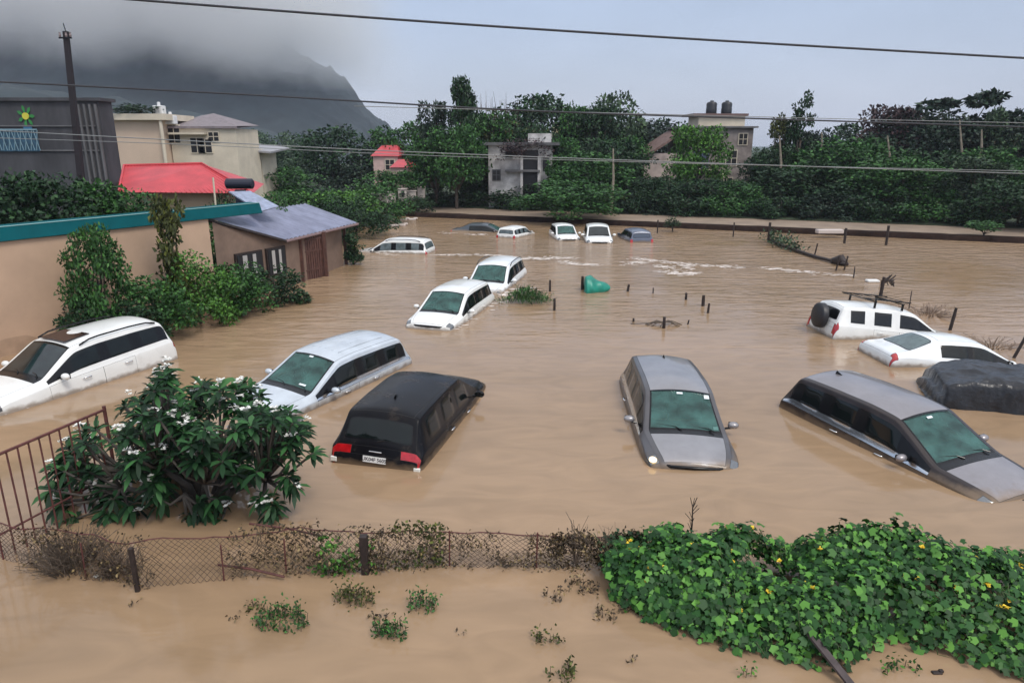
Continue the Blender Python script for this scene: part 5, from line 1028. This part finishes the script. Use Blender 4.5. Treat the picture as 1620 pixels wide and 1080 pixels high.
for i, (u, v, vt, w, lab, ln) in enumerate(STK):
    p = gz(u, v); H = gy(u, vt, p.y).z; rg = random.Random(i); b = MB(); lx = math.tan(rad(ln))*H
    b.tube([(-lx*.3, 0, -.5), (0, 0, 0), (lx*.6, rg.uniform(-.02, .02), H*.6), (lx, 0, H)], [w*.55, w*.52, w*.5, w*.42], 7); o = b.build('stake', M['darkwood'], loc=tuple(p)); tag(o, lab, 'stake', 'stakes standing in the flood water')
b = MB(); rg = random.Random(9)
for k in range(16): a = rg.uniform(0, 6.28); b.tube([(0, 0, .1), (math.cos(a)*.3, math.sin(a)*.2, .12), (math.cos(a)*.6, math.sin(a)*.3, .0)], .014, 4)
b.tube([(-1.05, .1, .02), (-.5, .05, .05), (0, 0, .08)], .016, 4); o = b.build('drift_branch', MATS['dry_twig'], loc=tuple(gz(1050, 514))); tag(o, 'drift branches caught on a post above the grey car', 'branch')
b = MB()
for k in range(18): a = rg.uniform(-.5, 2.5); b.tube([(0, 0, .5), (math.cos(a)*.2, 0, .6), (math.cos(a)*.32+.1, .05, .35+rg.random()*.5)], .02, 4)
o = b.build('drift_branch', M['darkwood'], loc=tuple(gz(1396, 468))); tag(o, 'dark drift caught on the knotty post above the roof rack car', 'branch')
o = MB().box((-.35, 0, .05), (.5, .3, .1)).build('foam_block', mat('white_foam_block', (.75, .75, .73), .7), loc=tuple(gz(1393, 446)), bevel=.03); tag(o, 'white block floating against the knotty post', 'foam block')
# floating fence line on the right
pts = [gz(u, v, z) for u, v, z in ((1215, 378, .15), (1236, 388, .12), (1262, 397, .1), (1290, 406, .1), (1318, 413, .12), (1338, 418, .1))]
r = empty('floating_fence', pts[0]); tag(r, 'broken fence of dark rails floating away from the bank at right', 'fence'); b = MB(); O = Vector(pts[0]); b.tube([q-O for q in pts], .09, 6); b.tube([gz(1315, 412, .1)-O, gz(1330, 411, .25)-O, gz(1342, 419, .05)-O], [.1, .28, .05], 7)
part(b, 'rail', M['darkwood'], r, smooth=True)
for k, (u, v) in enumerate(((1222, 380), (1248, 390), (1288, 405), (1322, 428), (1335, 427))): q = gz(u, v)-O; part(MB().tube([(q.x, q.y, -.2), (q.x+.1, q.y, .5)], .04, 5), 'post', M['darkwood'], r)
rng = np.random.default_rng(8); P = np.array([tuple(pts[0].lerp(pts[2], rng.random())-O+Vector((rng.normal()*.3, rng.normal()*.2, abs(rng.normal())*.3))) for _ in range(380)]); quads_obj('weeds', leaves(rng, P, .22, .10), LM['grey'], r)['kind'] = 'stuff'
twigs('reed_patch', 'brownish reeds in the water between the posts at right', 'reeds', gz(1468, 497), .35, 1.2, 70, 31, .010, mat('pale_reed', (.22, .16, .12), .8)); twigs('reed_patch', 'sparse reeds near the leaning post at the right edge', 'reeds', gz(1570, 548), .3, 1.0, 46, 32, .009, MATS['pale_reed'])
# teal bundle
b = MB(); vs = []; nu, nv = 22, 14
for i in range(nu+1):
    t = i/nu; rr = (.42*(1-t)**.55+.10*(1-t))*(1 if t > .02 else .2)
    for j in range(nv): a = 2*math.pi*j/nv; f = 1+.25*mn.noise(Vector((t*4, math.cos(a)*1.5, math.sin(a)*1.5))); vs.append((t*1.05, math.cos(a)*rr*f*1.1, .12+math.sin(a)*rr*f))
b.add(vs, [(i*nv+j, (i+1)*nv+j, (i+1)*nv+(j+1) % nv, i*nv+(j+1) % nv) for i in range(nu) for j in range(nv)]); o = b.build('plastic_sheet', mat('teal_plastic', (.01, .22, .16), .4, var=.3, vscale=3), smooth=True, loc=tuple(gz(924, 460))); tag(o, 'teal plastic sheet bundled and floating in mid water', 'plastic sheet')
# debris, pillars and broken walls at the gate
WP = mat('old_limewash', (.42, .37, .33), .85, var=.35, vscale=1.6, bump=.3, bscale=6)
for i, (u0, u1, v0, v1, Y_, lab) in enumerate(((584, 592, 308, 352, 53, 'slim pale gate pillar left of the wide one'), (598, 613, 309, 350, 53, 'wide pale gate pillar beside the garden shrub'), (615, 625, 305, 322, 57, 'pale wall fragment right of the wide pillar'), (631, 643, 300, 321, 58, 'pale wall fragment with a dark window, third from left'), (645, 658, 303, 316, 59, 'low pale wall fragment under the trees'), (661, 672, 297, 314, 60, 'pale wall fragment farthest right under the trees'), (614, 624, 334, 342, 53, 'low pale block between pillar and bank'))):
    a = gy(u0, v1, Y_); c = gy(u1, v0, Y_); w = c.x-a.x; r = empty('gate_pillar' if i < 2 else 'broken_wall', ((a.x+c.x)/2, Y_, 0)); tag(r, lab, 'pillar' if i < 2 else 'wall', 'gate pillars' if i < 2 else 'pale broken walls under the trees')
    z0 = a.z if 2 <= i else -.4; part(MB().box((0, 0, (z0+c.z)/2), (w, .4, c.z-z0)).box((0, 0, c.z+.05), (w*1.15, .5, .10)), 'masonry', WP, r, bevel=.03)
    if i in (3, 1): part(MB().box((w*.1, -.22, c.z*.7+z0*.3), (w*.35, .06, .5)), 'opening', DK, r)
DB = [(600, 357, 1.3), (612, 352, .9), (622, 358, 1.2), (636, 357, 1.0), (640, 348, .8), (652, 348, 1.0), (575, 351, 1.0), (606, 347, .7), (628, 351, .8)]
for i, (u, v, w) in enumerate(DB):
    rg = random.Random(i); o = MB().box((0, 0, .05), (w*.55, .5, .14), rz=rg.uniform(-.5, .5)).box((w*.25, .1, .12), (w*.3, .3, .12), rz=rg.uniform(-.8, .8)).build('debris', mat('pale_debris', (.55, .48, .44), .7), loc=tuple(gz(u, v)), bevel=.04); tag(o, 'pale flotsam piled up in front of the gate pillars', 'debris', 'pale flotsam by the gate')
for i, (u, v, vt) in enumerate(((1216, 377, 352), (1336, 382, 361), (1402, 385, 357), (1040, 366, 348), (1160, 372, 352))):
    p = gz(u, v, .3); H = gy(u, vt, p.y).z; o = MB().tube([(0, 0, -.1), (0, 0, H-.3)], .07 if i < 3 else .04, 6).build('road_post', M['darkwood'], loc=tuple(p)); tag(o, ['dark road post at the root of the floating fence', 'dark road post, left of the thickest one', 'thickest dark road post on the bank at right', 'thin road post right of the slate car', 'thin road post below the tank house'][i], 'post', 'posts along the flooded road')
p = gz(1312, 368, .3); o = MB().box((0, 0, .08), (1.6, .5, .24)).build('slab', mat('pale_debris', (.5, .5, .5)), loc=tuple(p), bevel=.04); tag(o, 'pale slab lying on the road between two posts', 'slab')
# foam on the current
def foam():
    b = MB(); FM = mat('foam', (.72, .64, .58), .7, var=.15, vscale=6); rg = random.Random(12)
    L_ = [[(840, 408), (880, 411), (905, 417), (930, 418), (960, 419), (1000, 418)], [(1000, 409), (1040, 412), (1075, 417), (1096, 425), (1095, 433), (1070, 433), (1055, 427)], [(905, 409), (870, 407), (830, 409), (790, 404), (740, 403), (690, 403), (660, 397)], [(1040, 420), (1065, 424), (1090, 430)], [(1000, 414), (1020, 416), (1048, 417)], [(575, 396), (620, 403), (668, 401)], [(640, 512), (655, 516), (690, 517), (715, 513), (745, 502)],
          [(700, 368), (735, 371), (770, 371)], [(1210, 424), (1250, 427), (1300, 432), (1345, 436)], [(760, 486), (785, 474), (805, 466), (835, 455)], [(1085, 417), (1130, 421), (1180, 424)], [(0, 648), (60, 632), (130, 612)]]
    for ln in L_:
        P_ = [gz(u, v, .006) for u, v in ln]; pts = []
        for a, c in zip(P_, P_[1:]):
            for t in np.linspace(0, 1, 12, endpoint=False): pts.append(a.lerp(c, t))
        for q in pts:
            if mn.noise(q*.8) < -.18: continue
            for _ in range(rg.choice([2, 3, 5])):
                c = q+Vector((rg.gauss(0, .22), rg.gauss(0, .20), rg.uniform(0, .004))); a_ = rg.uniform(.04, .20)*(1.5 if rg.random() < .2 else 1); h_ = rg.uniform(.02, .06); an = rg.gauss(0, .25)
                b.add([c+Vector((math.cos(an)*math.cos(t)*a_*f-math.sin(an)*math.sin(t)*h_, math.sin(an)*math.cos(t)*a_+math.cos(an)*math.sin(t)*h_*f, 0)) for t, f in ((k*math.pi/4, rg.uniform(.7, 1.2)) for k in range(8))], [tuple(range(8))])
    tag(b.build('foam', FM), kind='stuff')
foam()
# ------------------------------------------------------------------ mist on the hill, and the air
def mist():
    b = MB().add([(x, y, z) for z in (42, 230) for x, y in ((-640, 455), (-40, 455), (-40, 575), (-640, 575))], [(0,3,2,1),(4,5,6,7),(0,1,5,4),(1,2,6,5),(2,3,7,6),(3,0,4,7)])
    m = bpy.data.materials.new('mist'); m.use_nodes = True; t = m.node_tree; t.nodes.clear(); n = t.nodes.new; l = t.links.new
    ou = n('ShaderNodeOutputMaterial'); vo = n('ShaderNodeVolumePrincipled'); vo.inputs['Color'].default_value = (1, 1, 1, 1); vo.inputs['Anisotropy'].default_value = .1
    tc = n('ShaderNodeTexCoord'); sp = n('ShaderNodeSeparateXYZ'); l(tc.outputs['Object'], sp.inputs[0])
    def noi(sc, w):
        x = n('ShaderNodeTexNoise'); x.inputs['Scale'].default_value = sc; x.inputs['Detail'].default_value = 4; l(tc.outputs['Object'], x.inputs[0])
        s_ = n('ShaderNodeMath'); s_.operation = 'MULTIPLY_ADD'; l(x.outputs[0], s_.inputs[0]); s_.inputs[1].default_value = w; s_.inputs[2].default_value = -w/2; return s_
    def ma(op, a, c):
        q = n('ShaderNodeMath'); q.operation = op
        for i, v in enumerate((a, c)):
            if isinstance(v, (int, float)): q.inputs[i].default_value = v
            else: l(v, q.inputs[i])
        return q.outputs[0]
    n1 = noi(.016, 62); n2 = noi(.05, 22)
    low = ma('MULTIPLY', sp.outputs[0], .085)                # cloud base sinks towards the right
    h = ma('ADD', sp.outputs[2], low); h = ma('ADD', h, n1.outputs[0]); h = ma('ADD', h, n2.outputs[0])
    mr = n('ShaderNodeMapRange'); mr.interpolation_type = 'SMOOTHSTEP'; mr.inputs[1].default_value = 26; mr.inputs[2].default_value = 68; l(h, mr.inputs[0])
    xr = n('ShaderNodeMapRange'); xr.interpolation_type = 'SMOOTHSTEP'; xr.inputs[1].default_value = -60; xr.inputs[2].default_value = -190; xr.inputs[3].default_value = 0; xr.inputs[4].default_value = 1; l(ma('ADD', sp.outputs[0], n1.outputs[0]), xr.inputs[0])
    zr = n('ShaderNodeMapRange'); zr.interpolation_type = 'SMOOTHSTEP'; zr.inputs[1].default_value = 226; zr.inputs[2].default_value = 150; l(sp.outputs[2], zr.inputs[0])
    l(ma('MULTIPLY', ma('MULTIPLY', ma('MULTIPLY', mr.outputs[0], xr.outputs[0]), zr.outputs[0]), .045), vo.inputs['Density'])
    l(vo.outputs[0], ou.inputs['Volume']); tag(b.build('mist', m), kind='stuff')
mist()
def haze():
    b = MB().add([(x, y, z) for z in (-4, 330) for x, y in ((-1600, -70), (1600, -70), (1600, 2300), (-1600, 2300))], [(0,3,2,1),(4,5,6,7),(0,1,5,4),(1,2,6,5),(2,3,7,6),(3,0,4,7)])
    m = bpy.data.materials.new('haze'); m.use_nodes = True; t = m.node_tree; t.nodes.clear(); ou = t.nodes.new('ShaderNodeOutputMaterial'); vo = t.nodes.new('ShaderNodeVolumePrincipled')
    vo.inputs['Color'].default_value = (.66, .74, .90, 1); vo.inputs['Density'].default_value = .00030; t.links.new(vo.outputs[0], ou.inputs['Volume'])
    tag(b.build('haze', m), kind='stuff')
haze()
